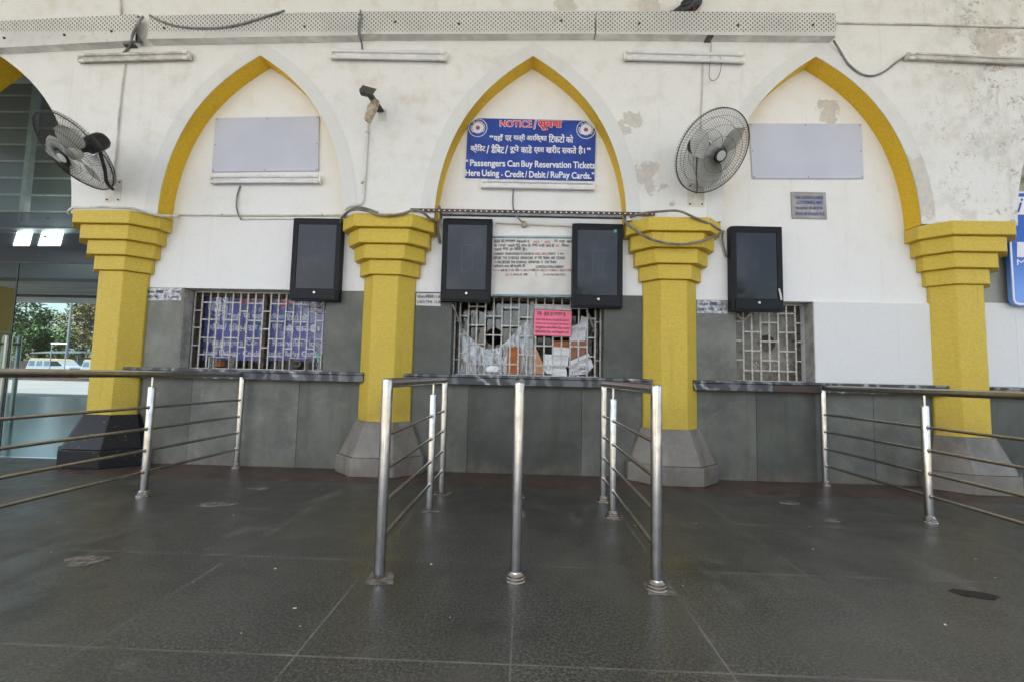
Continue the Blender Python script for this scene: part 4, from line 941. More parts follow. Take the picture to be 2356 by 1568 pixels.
cable('conduit', 'thin painted conduit running from ceiling to tray above the left tube light', 'conduit', [(274, -10, cw), (277, 18, cw), (279, 34, cw)], .012, 'conduit', False)
cable('conduit', 'thin rusty conduit running down from the left tube light behind the left fan', 'conduit', [(287, 146, cw), (276, 240, cw), (266, 360, cw), (261, 425, cw)], .009, 'conduit', False)
cable('conduit', 'thin stained conduit running down behind the right fan', 'conduit', [(1618, 120, cw + .006), (1616, 200, cw + .006), (1613, 270, cw + .006), (1611, 330, cw + .006)], .008, 'conduit', False)
cable('conduit', 'painted pipe running up the pier to the broken bracket', 'conduit', [(846, 284, cw), (843, 350, cw), (838, 420, cw), (834, 462, cw), (824, 471, cw), (806, 474, cw), (792, 482, cw)], .016, 'white_pipe', True, [(846, 305, cw), (836, 421, cw)])
cable('conduit', 'upper of two painted pipes along the wall above the left window', 'conduit', [(405, 494, -.016), (520, 495, -.016), (640, 495.5, -.016), (785, 495, -.016)], .013, 'white_pipe', False, [(512, 495, -.016), (742, 495.5, -.016)])
cable('conduit', 'lower thin pipe along the wall above the left window', 'conduit', [(552, 504, -.012), (650, 504, -.012), (782, 503, -.012)], .009, 'white_pipe', False)
cable('cable', 'short grey cable hanging from the tube light under the left board', 'cable', [(553, 428, -.014), (546, 450, -.016), (544, 475, -.02), (549, 495, -.03), (555, 506, -.03)], .008, 'grey_cable')
cable('conduit', 'pipe wrapped round the top of the first column capital', 'conduit', [(158, 492, -.22), (160, 484, -.30), (168, 478, -.362), (235, 477, -.362), (305, 480, -.362), (335, 489, -.30), (372, 497, -.205), (408, 497, -.03)], .014, 'conduit', False)
cable('cable', 'twin grey cable sagging over the second column capital', 'cable', [(784, 512, -.10), (788, 500, -.20), (800, 488, -.34), (818, 482, -.375), (845, 486, -.375), (868, 494, -.378), (900, 496, -.38), (930, 491, -.378), (952, 484, -.375), (974, 490, -.34), (990, 504, -.26), (1004, 511, -.17)], .013, 'dusty_cable')
cable('cable', 'second grey cable beside the second column capital', 'cable', [(788, 500, -.19), (806, 484, -.33), (826, 478, -.37), (848, 482, -.372), (870, 490, -.376)], .012, 'dusty_cable')
cable('cable', 'bunched cables hanging beside the second display', 'cable', [(1010, 474, -.20), (1015, 500, -.13), (1006, 520, -.09), (1010, 545, -.05), (1012, 560, -.03)], .014, 'dusty_cable')
cable('cable', 'thick cable looped across the face of the third column capital', 'cable', [(1436, 496, -.14), (1440, 512, -.22), (1462, 530, -.34), (1492, 548, -.365), (1530, 559, -.375), (1570, 562, -.375), (1610, 556, -.365), (1640, 545, -.30), (1664, 533, -.12)], .013, 'dusty_cable')
cable('cable', 'cable sagging over the top of the third column', 'cable', [(1450, 500, -.24), (1480, 491, -.33), (1520, 487, -.375), (1562, 486, -.378), (1600, 502, -.378), (1636, 517, -.33), (1662, 534, -.14)], .012, 'dusty_cable')
cable('cable', 'dark cable dropping beside the fourth display', 'cable', [(1664, 534, -.05), (1662, 550, -.04), (1666, 570, -.03), (1672, 592, -.03)], .009, 'dusty_cable')
cable('cable', 'black cable swooping from the tray end to the right tube light', 'cable', [(1918, 94, cf + .04), (1934, 120, cw), (1952, 148, cw), (1980, 170, cw), (2008, 175, cw), (2035, 165, cw), (2060, 146, cw), (2083, 130, cw)], .010, 'grey_cable')
cable('conduit', 'thin painted pipe along the wall right of the tray end', 'conduit', [(1926, 53, cw), (2140, 57, cw), (2370, 63.5, cw)], .010, 'conduit', False)
cable('wire', 'thin green wire loop hanging in front of the right pier tube light', 'wire', [(1634, 82, YT + .03), (1636, 110, cw - .03), (1633, 150, cw - .03), (1632, 178, cw - .03), (1640, 186, cw - .03), (1652, 178, cw - .03), (1659, 155, cw - .03), (1656, 130, cw - .03), (1648, 122, cw - .03)], .004, 'grey_cable')
for lab, pts in (('short cable loop under the first display', [(706, 692, -.05), (712, 700, -.05), (724, 706, -.05), (736, 704, -.05), (746, 694, -.05)]), ('short cable loop under the fourth display', [(1695, 722, -.05), (1702, 731, -.05), (1712, 735, -.05), (1722, 728, -.05), (1726, 722, -.05)]),
        ('cable tail left of the middle window bars', [(1041, 700, -.04), (1050, 722, 0), (1060, 745, .06), (1066, 750, .10)]), ('cable tail at the right of the middle window bars', [(1350, 715, -.04), (1358, 735, 0), (1366, 755, .06), (1364, 763, .12)])):
    cable('cable', lab, 'cable', pts, .010, 'dusty_cable')
cable('conduit', 'pipe above the white times board with a round junction box', 'conduit', [(1142, 513, -.014), (1220, 517, -.014), (1318, 521, -.014)], .010, 'white_pipe', False)
cable('cable', 'short cable from the blue sign light to the junction box', 'cable', [(1181, 436, -.012), (1180, 470, -.014), (1184, 490, -.02), (1196, 506, -.03), (1205, 515, -.03)], .007, 'grey_cable')
o = O('junction_box', MB().lathe(P(1206, 518, -.002), [(.034, 0), (.034, .03), (.026, .036)], 18, (0, -1, 0)), M['old_cream'], smooth=True); tag(o, 'round brown junction box above the white times board', 'junction box')
o = O('eye_bolt', MB().lathe(P(1545, 470, PW), [(.03, 0), (.03, .008), (.018, .012), (.018, .05), (.010, .055)], 12, (0, -1, 0)), M['galv'], smooth=True); tag(o, 'metal bolt stub in the wall above the third column', 'bolt')
# rusty slotted angle and trunking
p, q = P(944, 479.5, -.235), P(1507, 489, -.235)
t = T('slotted_angle', 'rusty brown slotted angle spanning the foot of the middle arch', 'bar', (p.x, -.235, p.z))
mb = MB(); n = 46; d = (q - p) / n; z_ = V(0, 0, -.034)
O('bar', MB().slab([p, q, q + z_, p + z_], (0, .004, 0)).slab([p + V(0, .0045, 0), q + V(0, .0045, 0), q + V(0, .036, 0), p + V(0, .036, 0)], (0, 0, -.004)), M['rust'], t)
for k in range(n): c = p + d * (k + .5) + z_ * .5 + V(0, -.0012, 0); mb.add([c + V(a, 0, b) for a, b in ((-.008, -.005), (.008, -.005), (.008, .005), (-.008, .005))], [(0, 1, 2, 3)])
O('slots', mb, M['paper'], t)
t = T('cable_trunking', 'grey flaking trunking on the wall just below the rusty slotted angle', 'trunking', (P(1225, 490, 0).x, 0, P(1225, 490, 0).z))
O('channel', MB().slab([P(1016, 485, -.03), P(1440, 493, -.03), P(1440, 501, -.03), P(1016, 493, -.03)], (0, .029, 0)), M['trunk'], t, bevel=.002)
O('flange', MB().slab([P(1016, 493.5, -.02), P(1440, 501.5, -.02), P(1440, 503.5, -.02), P(1016, 495.5, -.02)], (0, .019, 0)), M['black_side'], t)
# ================================================================ BROKEN BRACKET ON THE PIER
t = T('lamp_bracket', 'broken olive lamp bracket with a dangling cream housing, on the pier beside the middle arch', 'bracket', tuple(P(880, 270, PW)))
mb = MB(); p = P(880, 268, PW)
O('wall_plate', MB().box(p.x - .045, p.x + .045, PW - .006, PW - .0005, p.z - .055, p.z + .075), M['galv'], t, bevel=.003)
a, b = P(876, 258, PW - .02), P(846, 212, PW - .32)
mb = MB(); dr = (b - a); sd_ = V(.034, 0, .006); mb.slab([a - sd_, a + sd_, b + sd_ * .8, b - sd_ * .8], (.0, .01, .014)); O('arm', mb, M['olive'], t)
c = P(846, 206, PW - .34); e1, e2 = V(.072, .0, -.020), V(.006, .03, .045)
mb = MB().slab([c - e1 - e2, c + e1 - e2, c + e1 + e2, c - e1 + e2], (0, .006, 0)).slab([c - e1 - e2 + V(.01, 0, 0), c + e1 - e2, c + e1 - e2 * 1.4, c - e1 * .8 - e2 * 1.5], (0, .05, -.01)); O('head_plate', mb, M['olive'], t, bevel=.003)
hp = [P(858, 226, PW - .27), P(852, 244, PW - .25), P(846, 262, PW - .24), P(843, 279, PW - .24)]
mb = MB().slab([hp[0] + V(.01, 0, 0), hp[0] + V(.05, 0, -.01), hp[1] + V(.055, 0, 0), hp[2] + V(.04, 0, 0), hp[3] + V(.02, 0, -.005), hp[3] + V(-.02, 0, .01), hp[3] + V(-.03, 0, .04), hp[2] + V(-.02, 0, .03), hp[1] + V(-.035, 0, 0), hp[1] + V(-.015, 0, .03)], (.01, .05, 0)); O('housing', mb, M['old_cream'], t, bevel=.008)
# ================================================================ FANS
def fan(label, centre, nrm, roll, foot_uv, Rr=.375, arm=(.016, 'fan_black')):
    t = T('wall_fan', label, 'fan', centre, 'black wall fans')
    zax = Vector(nrm).normalized(); up = V(0, 0, 1); ya = (up - zax * up.dot(zax)).normalized(); xa = ya.cross(zax)
    Q = Matrix((xa, ya, zax)).transposed()
    t.rotation_euler = Q.to_euler()
    def C_(r, a, h): return V(r * math.cos(a), r * math.sin(a), h)
    mb = MB(); n = 96
    for k in range(n):              # front guard: hub ring to rim, lightly swirled
        a = 2 * math.pi * k / n; pts = []
        for s in range(7):
            f = s / 6; r = .055 + (Rr - .055) * f; h = .115 * (1 - f ** 2.6) * (1 if f < .99 else 1); pts.append(C_(r, a + .28 * f, h))
        pts.append(C_(Rr + .004, a + .285, -.035)); mb.tube(pts, .0014, 3, False)
    for r, h in ((.16, .106), (.25, .075), (.32, .035)):
        mb.tube([C_(r, 2 * math.pi * k / 40, h) for k in range(41)], .0016, 4, False)
    O('front_guard', mb, M['fan_black'], t, True)
    mb = MB()
    for k in range(n):
        a = 2 * math.pi * k / n; pts = [C_(Rr + .004, a, -.004)]
        for s in range(6):
            f = 1 - s / 5; r = .085 + (Rr - .085) * f; h = -.03 - .10 * (1 - f ** 2.2); pts.append(C_(r, a + .34 * (1 - f), h))
        mb.tube(pts, .0014, 3, False)
    for r, h in ((.18, -.112), (.29, -.07)): mb.tube([C_(r, 2 * math.pi * k / 40, h) for k in range(41)], .0016, 4, False)
    O('rear_guard', mb, M['fan_black'], t, True)
    O('rim', MB().tube([C_(Rr, 2 * math.pi * k / 64, 0) for k in range(65)], .0048, 8, False), M['fan_black'], t, True, smooth=True)
    for b in range(3):
        a0 = roll + b * 2 * math.pi / 3; mb = MB(); G_ = []
        for i in range(9):
            f = i / 8; r = .055 + (.315 - .055) * f; wd = .44 + .24 * math.sin(math.pi * min(1, f * .95 + .12)) - .10 * f; wd *= (1 - .55 * max(0, (f - .72) / .28) ** 2)
            row = []
            for j in range(9):
                g = j / 8 - .5; a = a0 + g * wd * 1.9; row.append(V(r * math.cos(a), r * math.sin(a), .018 + g * (.085 - .03 * f)))
            G_.append(row)
        for i in range(8):
            for j in range(8): mb.poly([G_[i][j], G_[i + 1][j], G_[i + 1][j + 1], G_[i][j + 1]])
        O('blade', mb, M['fan_blade'], t, True, smooth=True)
    hub = O('hub', MB().lathe((0, 0, -.03), [(.066, 0), (.066, .06), (.055, .075), (.02, .08)], 28), M['fan_blade'], t, True, smooth=True)
    O('guard_disc', MB().lathe((0, 0, .112), [(.066, 0), (.066, .006), (.058, .012), (.044, .014)], 32), M['fan_black'], t, True, smooth=True)
    O('hub_badge', MB().lathe((0, 0, .1265), [(.045, 0), (.044, .003), (.001, .005)], 32), M['fan_cap'], t, True, smooth=True)
    O('motor', MB().lathe((0, 0, -.34), [(.02, 0), (.06, .012), (.078, .04), (.082, .08), (.082, .15), (.074, .17), (.074, .205), (.05, .22), (.02, .30)], 24), M['fan_black'], t, True, smooth=True)
    # bracket to the wall, in world space turned into the fan's frame
    inv = Q.transposed(); c = V(*centre)
    def L(p): return inv @ (Vector(p) - c)
    fp = P(*foot_uv, PW); back = c - zax * .24
    mb = MB().tube(smoothpath([L(back), L(back + (fp - back) * .35 + V(0, .02, -.07)), L(back + (fp - back) * .7 + V(0, -.02, -.07)), L(fp + V(0, -.015, 0))], 5), arm[0], 10)
    O('arm', mb, M[arm[1]], t, True, smooth=True)
    mb = MB(); pl_ = [fp + V(a, 0, b) for a, b in ((-.085, -.14), (.085, -.14), (.085, .11), (-.085, .11))]
    mb.slab([L(p - V(0, .004, 0)) for p in pl_], inv @ V(0, .0035, 0)); O('wall_plate', mb, M['conduit'], t, True)
    mb = MB()
    for a in (-.06, .06):
        for b in (-.11, .08): O('plate_bolt', MB().lathe(L(fp + V(a, -.004, b)), [(.010, 0), (.008, .009)], 8, inv @ V(0, -1, 0)), M['rust'], t, True)
    return t
FR = P(1640, 351, -.62); FL = P(171, 351, -.70)
fan('black wall fan tilted downward, overlapping the edge of the right blank board', tuple(FR), (.299, -.729, -.613), R(46), (1601, 446), arm=(.008, 'dusty_cable'))
fan('black wall fan with its motor showing, in front of the glazed arch', tuple(FL), (-.254, -.626, -.734), R(38), (262, 437))
# ================================================================ PIGEON ON THE TRAY
pc_ = P(1590, 14, YT + .03); gp = P(1598, 27, YT + .02)
t = T('pigeon', 'dark grey pigeon perched on the cable tray, head tucked down', 'pigeon', (gp.x, YT + .03, gp.z))
sp = [(-.150, .035, .008, .020), (-.12, .045, .010, .030), (-.085, .058, .022, .040), (-.05, .075, .042, .050), (-.01, .092, .058, .060), (.03, .105, .066, .064), (.065, .118, .064, .058), (.092, .138, .050, .044), (.100, .165, .036, .034), (.094, .190, .030, .029), (.086, .208, .026, .026), (.080, .222, .012, .014)]
n = 16; vs = []; fs = []
pr = [V(gp.x + a - .045, YT + .04, gp.z + b - .012) for a, b, c, d in sp]
for i, (a, b, c, d) in enumerate(sp):
    tg = (pr[min(i + 1, len(sp) - 1)] - pr[max(i - 1, 0)]).normalized(); nv = V(-tg.z, 0, tg.x)
    vs += [pr[i] + V(0, c * math.cos(2 * math.pi * k / n), 0) + nv * (d * math.sin(2 * math.pi * k / n)) for k in range(n)]
for i in range(len(sp) - 1): fs += [(i * n + k, i * n + (k + 1) % n, (i + 1) * n + (k + 1) % n, (i + 1) * n + k) for k in range(n)]
fs += [tuple(range(n)), tuple(range((len(sp) - 1) * n, len(sp) * n))]
pm = NT('pigeon_feathers'); nz = pm.noise(22, 5); x_, y_, z_ = pm.xyz(); pm.color(pm.mix(pm.ramp(nz, .4, .62), (.018, .019, .024), (.075, .078, .09))); pm.rough(.7)
O('body', MB().add(vs, fs), pm.m, t, smooth=True)
hd = pr[-2] + V(.012, -.005, .004)
O('beak', MB().tube([hd + V(.012, 0, -.004), hd + V(.034, -.01, -.022)], .006, 8, True, .001), M['black_metal'], t)
mb = MB().blob(pr[4] + V(-.02, -.052, .004), .085, .014, .036, q=Matrix.Rotation(R(-22), 3, 'Y').to_quaternion()); O('wing', mb, plain('wing_feathers', (.03, .031, .036), .7, 0, .5, 40), t, smooth=True)
O('tail', MB().slab([pr[1] + V(.03, 0, .012), pr[1] + V(.03, 0, -.012), pr[0] + V(-.05, 0, -.022), pr[0] + V(-.06, 0, .004)], (0, .03, 0)), pm.m, t, bevel=.004)
rl = plain('red_legs', (.35, .06, .05), .6, 0, 0)
for dy in (-.012, .03):
    b = V(gp.x - .008, YT + .03 + dy, gp.z); mb = MB().tube([b + V(0, 0, .06), b + V(.006, 0, .03), b + V(0, 0, .004)], .0045, 8)
    for a in (-.5, 0, .5, math.pi): mb.tube([b + V(0, 0, .005), b + V(.026 * math.cos(a), .026 * math.sin(a), .003)], .003, 6, True, .0015)
    O('leg', mb, rl, t)
# ================================================================ THINGS IN THE WINDOWS
pb = P(*C5(1788, 1052), .195); ptop = P(*C5(1790, 735), .195); hb = ptop.z - LEDGE - .004
t = T('water_bottle', 'clear plastic water bottle with a teal label inside the left window bars', 'bottle', (pb.x, .205, LEDGE + .004))
k = hb * 1.02; o = (pb.x - .006, .195, LEDGE + .005); prof = [(.030, 0), (.034, .006)]
for i in range(7): prof += [(.034, .012 + i * .014), (.031, .019 + i * .014)]
prof += [(.034, .115), (.034, .165)]
for i in range(3): prof += [(.034, .17 + i * .014), (.031, .177 + i * .014)]
prof += [(.033, .215), (.026, .235), (.014, .252), (.013, .262)]
prof = [(r, h * k / .285) for r, h in prof]
bm_ = NT('clear_bottle_plastic'); bm_.color((.85, .9, .92)); bm_.rough(.08); bm_.set(**{'Transmission Weight': .75, 'IOR': 1.2})
O('bottle_body', MB().lathe(o, prof, 20), bm_.m, t, smooth=True)
O('label', MB().lathe(o, [(.0347, .118 * k / .285), (.0347, .163 * k / .285)], 20), plain('teal_label', (.03, .42, .34), .4, 0, .1, 40), t, smooth=True)
O('cap', MB().lathe(o, [(.015, .262 * k / .285), (.0155, .285 * k / .285), (.012, .289 * k / .285)], 16), plain('green_cap', (.02, .38, .27), .4, 0, 0), t, smooth=True)
mb = MB(); c = P(*C5(1512, 1005), GY - .01) 
for j in range(7): rr = random.Random(j); ra = .026 + .008 * rr.random(); mb.tube([c + V(ra * 1.25 * math.cos(a * .35) + rr.uniform(-.006, .006), .006 * j - .02, ra * math.sin(a * .35) + .002) for a in range(19)], .0025, 6)
o = O('cable_coil', mb, M['dusty_cable'], smooth=True); tag(o, 'small coil of thin cable in the right pass-through of the left window', 'cable')
def sheet(name, label, cat, q, y, mat, cv=C4, grp=None, wv=.004):
    rr = random.Random(len(label)); pts = [P(*cv(*p), y) for p in q]
    ctr = sum(pts, Vector()) / len(pts); mb = MB(); n = len(pts)
    ring2 = [ctr.lerp(p, .55) + V(0, rr.uniform(-wv, wv), 0) for p in pts]
    mb.add(pts + ring2 + [ctr + V(0, rr.uniform(-wv, wv), 0)], [(i, (i + 1) % n, n + (i + 1) % n, n + i) for i in range(n)] + [(n + i, n + (i + 1) % n, 2 * n) for i in range(n)])
    mb2 = MB(); mb2.v = mb.v + [p + V(0, .0012, 0) for p in mb.v]; k_ = len(mb.v); mb2.f = mb.f + [tuple(i + k_ for i in reversed(f)) for f in mb.f]
    mb2.f += [(i, k_ + i, k_ + (i + 1) % n, (i + 1) % n) for i in range(n)]
    o = O(name, mb2, M[mat]); return tag(o, label, cat, grp)
YI = PY - .022
mb = MB(); nx, nz = 60, 26
xa_, xb_ = P(*C4(150, 900), PY + .05).x, P(*C4(1235, 900), PY + .05).x; zb_ = LEDGE + .02
for i in range(nx + 1):
    f = i / nx; zt_ = P(*C4(150 + 1085 * f, 560 + 330 * math.sin(math.pi * min(1, f * 1.25)) * (1 if f < .8 else .6) - (160 if f > .8 else 0) * (f - .8) / .2), PY + .05).z
    for j in range(nz + 1):
        g = j / nz; x_ = xa_ + (xb_ - xa_) * f; z_ = zb_ + (zt_ - zb_) * g
        mb.v.append(V(x_, PY + .055 + .012 * math.sin(f * 46 + 5 * g + 2 * math.sin(f * 9)) + .008 * math.sin(f * 91 - 8 * g) + .02 * math.sin(f * 7), z_))
mb.f = [(i * (nz + 1) + j, (i + 1) * (nz + 1) + j, (i + 1) * (nz + 1) + j + 1, i * (nz + 1) + j + 1) for i in range(nx) for j in range(nz)]
fm_ = NT('shiny_plastic_film'); q = fm_.noise(1, 5, .6, fm_.scaled(30, 30, 5, (0, .3, 0))); fm_.color(fm_.mix(fm_.ramp(q, .46, .62), (.84, .90, .98), (.16, .17, .18))); fm_.rough(.25)  # pale and dark reflection streaks of the film are put into its colour
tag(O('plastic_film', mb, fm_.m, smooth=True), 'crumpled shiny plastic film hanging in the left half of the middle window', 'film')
sheet('card_sheet', 'tall orange card in the left half of the middle window', 'card', [(838, 855), (1024, 862), (1018, 1242), (818, 1240)], YI, 'orange')
sheet('paper_sheet', 'white sheet stuck behind the pink card at the top of the middle window', 'paper', [(1205, 238), (1735, 252), (1738, 470), (1215, 470)], YI, 'paper', grp='papers in the middle window')
sheet('paper_sheet', 'large white sheet at the right end of the middle window', 'paper', [(1745, 560), (1890, 520), (1905, 412), (1992, 440), (1960, 775), (1742, 772)], YI + .004, 'paper', grp='papers in the middle window')
sheet('card_sheet', 'brown card above the handwritten sheet in the middle window', 'card', [(1738, 772), (1972, 778), (1962, 960), (1728, 1066)], YI + .008, 'brown_card')
sheet('card_sheet', 'orange card seen through the speaking hole of the middle window', 'card', [(1480, 770), (1745, 770), (1742, 890), (1480, 890)], YI + .03, 'orange')
sheet('paper_sheet', 'white handwritten sheet with a date, bottom right of the middle window', 'paper', [(1738, 1062), (2008, 948), (2085, 1140), (1985, 1252), (1742, 1268)], YI - .006, 'paper', grp='papers in the middle window')
mb = MB()
def hand(s_, q0, q1, h): a = P(*C4(*q0), YI - .006); b = P(*C4(*q1), YI - .006); c = P(*C4(q0[0], q0[1] + h), YI - .006); write(mb, s_, a, b, c, .006, bold=.004)
hand('CURRENT-COUNTER', (1760, 1118), (2040, 985), 50); hand('31-03-20', (1755, 1212), (2000, 1110), 52); hand(dv('बन्द है।'), (1905, 1215), (2035, 1180), 48)
t_ = [o for o in bpy.data.objects if o.get('label', '').startswith('white handwritten sheet')][0]; O('handwriting', mb, M['ink'], t_, weld=False)
sheet('paper_sheet', 'crumpled white sheet low in the middle window beside the pale post', 'paper', [(1372, 962), (1482, 968), (1484, 1252), (1400, 1240), (1366, 1190)], YI, 'paper', grp='papers in the middle window', wv=.012)
sheet('paper_sheet', 'white sheet below the speaking hole of the middle window', 'paper', [(1490, 855), (1735, 870), (1708, 1125), (1492, 1120)], YI + .014, 'paper', grp='papers in the middle window')
sheet('paper_sheet', 'torn white sheet on the counter in the middle window opening', 'paper', [(1494, 1150), (1668, 1140), (1692, 1200), (1694, 1275), (1500, 1270)], YI - .01, 'paper', grp='papers in the middle window', wv=.014)
sheet('paper_sheet', 'peach coloured paper right of the pale post in the middle window', 'paper', [(1200, 850), (1262, 900), (1352, 1110), (1350, 1252), (1200, 1250)], YI + .01, 'peach', grp='papers in the middle window')
sheet('paper_sheet', 'crumpled grey paper stuffed in the left pass-through of the middle window', 'paper', [(505, 1205), (520, 1150), (600, 1118), (690, 1122), (722, 1180), (640, 1215), (722, 1215), (560, 1225)], GY + .02, 'paper', wv=.02)
sheet('card_sheet', 'orange card at the bottom of the left window pass-through', 'card', [(455, 962), (620, 962), (620, 1040), (455, 1036)], PY + .05, 'orange', C5)
sheet('paper_sheet', 'small pale scrap behind the bars of the right window', 'paper', [(965, 1120), (1020, 1085), (1035, 1120), (1065, 1145), (1050, 1225), (970, 1222)], PY - .02, 'old_cream', C5B, wv=.01)
# ================================================================ GLAZED ENTRANCE ON THE LEFT
GZ = .10
t = T('entrance_glazing', 'tall tinted glass entrance filling the far left arch', 'glazing', (ARC[0], GZ, 0))
xl, xr = -9.0, CX[0] + .05; zA, zB = P(100, 490, GZ).z, P(100, 605, GZ).z
O('upper_glass', MB().poly([(xl, GZ, zA + .004), (xr, GZ, zA + .004), (xr, GZ, 4.45), (xl, GZ, 4.45)]), M['upper_glass'], t)
O('dark_transom', MB().poly([(xl, GZ, zB + .004), (xr, GZ, zB + .004), (xr, GZ, zA - .004), (xl, GZ, zA - .004)]), M['dark_panel'], t)
xj = P(32, 720, GZ).x
O('door_pane', MB().poly([(xj + .005, GZ, .01), (xr, GZ, .01), (xr, GZ, zB - .006), (xj + .005, GZ, zB - .006)]), M['door_glass'], t)
O('door_pane', MB().poly([(xl, GZ, .01), (xj - .005, GZ, .01), (xj - .005, GZ, zB - .006), (xl, GZ, zB - .006)]), M['door_glass'], t)
O('joint_seals', MB().box(xl, xr, GZ - .004, GZ + .004, zA - .004, zA + .004).box(xl, xr, GZ - .006, GZ + .006, zB - .006, zB + .004).box(xj - .005, xj + .005, GZ - .005, GZ + .005, .01, zB - .006), M['black_side'], t)
O('edge_channel', MB().box(ARC[0] - HALF, ARC[0] + HALF, GZ - .03, GZ + .02, 4.36, 4.46), M['conduit'], t)
for u, v in ((104, 545), (93, 588), (109, 502)): O('glass_fixing', MB().lathe(P(u, v, GZ), [(.014, 0), (.012, .006)], 12, (0, -1, 0)), M['rust'], t)
# hall seen through the glass
t = T('entrance_hall', 'dim entrance hall behind the glazing, grey panelled upper wall and pale far soffit', 'hall', (-7, 4, 0))
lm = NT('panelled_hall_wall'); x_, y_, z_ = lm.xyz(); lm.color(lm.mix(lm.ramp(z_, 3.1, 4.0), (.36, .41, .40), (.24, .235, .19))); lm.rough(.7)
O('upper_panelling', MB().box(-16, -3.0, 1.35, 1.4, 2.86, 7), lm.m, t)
mb = MB(); z = 2.9
while z < 5.6: mb.box(-16, -3.0, 1.325, 1.349, z, z + .022); z += .245
O('panel_battens', mb, plain('batten_paint', (.62, .63, .58), .6), t)
O('mullion', MB().box(P(62, 400, 1.0).x - .035, P(62, 400, 1.0).x + .035, .98, 1.05, P(55, 512, 1.0).z, 5.6), plain('mullion_paint', (.75, .77, .75), .5), t)
O('hall_roof', MB().box(-16, -3.0, .5, 1.4, 6.4, 6.5), M['plaster'], t)  # out of view, added to keep sky light off the panelling
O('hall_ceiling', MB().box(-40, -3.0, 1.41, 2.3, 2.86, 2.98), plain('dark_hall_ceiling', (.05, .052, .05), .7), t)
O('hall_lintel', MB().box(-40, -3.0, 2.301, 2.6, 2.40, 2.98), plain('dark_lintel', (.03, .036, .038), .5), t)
O('hall_side', MB().box(-3.0, -2.9, .55, 9.8, 0, 5), plain('hall_side_wall', (.3, .3, .28), .8), t)
sf = NT('pale_far_soffit'); sf.color(sf.mix(sf.ramp(sf.noise(1, 5, .6, sf.scaled(.6, 5, 4)), .4, .65), (.80, .78, .75), (.52, .51, .50))); sf.rough(.8)
O('far_soffit', MB().box(-50, -3.0, 2.601, 9.6, 3.02, 3.12), sf.m, t)
O('soffit_pipe', MB().tube([(-50, 7.6, 2.94), (-3.0, 7.6, 2.94)], .04, 8), M['black_side'], t)
em = emit('lit_ceiling_panel', (.86, .94, 1), 5.5)  # added glowing panels stand for bright reflections in the dark transom glass
for lab, q in (('lit square ceiling panel in the hall, the left one behind the glass', (26, 72)), ('lit square ceiling panel in the hall, the wider right one behind the glass', (83, 143))):
    v0, v1 = 534, 566; zc = 2.84
    f = lambda u, v: EYEP + ray(u, v) * ((zc - EYE) / ray(u, v).z)
    a, b, c, d = f(q[0] + 14, v0), f(q[1] + 4, v0), f(q[1] - 4, v1), f(q[0] + 4, v1)
    ty = T('ceiling_light', lab, 'ceiling light', tuple((a + b + c + d) / 4), 'lit panels in the hall')
    O('diffuser', MB().slab([a, b, c, d], (0, 0, .012)), em, ty)
# steel posts with a bar outside the door
for u, dy, lab in ((9, 3.0, 'slim glass-green post left of the steel post beyond the door glass'), (18, 2.6, 'bright steel post seen through the door glass at the left edge'), (43, 3.0, 'slim glass-green post right of the steel post beyond the door glass')):
    b = P(u, 800, dy); o = O('door_post', MB().lathe((b.x, dy, 0), [(.05 if u == 18 else .034, 0), (.05 if u == 18 else .034, P(u, 772 if u == 18 else 776, dy).z), (.02, P(u, 771, dy).z + .008)], 14), M['steel'] if u == 18 else plain('green_glass_post', (.30, .38, .35), .25, .3, .05), smooth=True); tag(o, lab, 'post')
b0, b1 = P(-20, 790, 2.8), P(46, 792, 2.8); o = O('door_bar', MB().tube([b0, b1], .022, 8), M['rust'], smooth=True); tag(o, 'dark bar between the posts beyond the door glass', 'bar')
cy = 5.5; c = P(10, 700, cy)
t = T('hall_column', 'yellow column in the shade beyond the door glass at the left edge', 'column', (c.x - .25, cy, 0)); O('shaft', MB().box(c.x - 1.6, c.x - .30, cy, cy + .5, 0, 2.85), M['soffit'], t, bevel=.03); O('band', MB().box(c.x - 1.61, c.x - .29, cy - .01, cy + .5, 1.75, 1.79), M['conduit'], t)
# ================================================================ OUTSIDE: KERB ITEMS, VANS, SHELTER, LAMP POST, TREES
def at(u, v, y): return P(u, v, y)
def gx(u, y): return P(u, 850, y).x
pot = plain('terracotta_red_pot', (.075, .03, .028), .6, 0, .2, 6)
for u, lab in ((63, 'round dark red planter on the kerb, left one'), (150, 'round dark red planter on the kerb beside the second column of the glass')):
    x = gx(u, 26.6); o = O('planter', MB().lathe((x, 26.7, -.06), [(.5, 0), (.62, .25), (.66, .62), (.72, .66), (.72, .76), (.6, .76), (.55, .7)], 20), pot, smooth=True); tag(o, ['round dark red planter on the kerb, small left one', 'large round dark red planter on the kerb behind the hand rail'][u > 100], 'planter', 'planters on the kerb')
x = gx(130, 27.5); t = T('sign_frame', 'thin white-topped metal frame standing on the kerb in front of the van', 'frame', (x, 27.5, -.06))
for q in (-.55, .55): O('leg', MB().box(x + q - .02, x + q + .02, 27.5, 27.54, -.06, 2.55), plain('grey_post_paint', (.2, .22, .24), .5), t)
O('top_bar', MB().box(x - .6, x + .6, 27.48, 27.56, 2.551, 2.66), M['white_ink'], t)
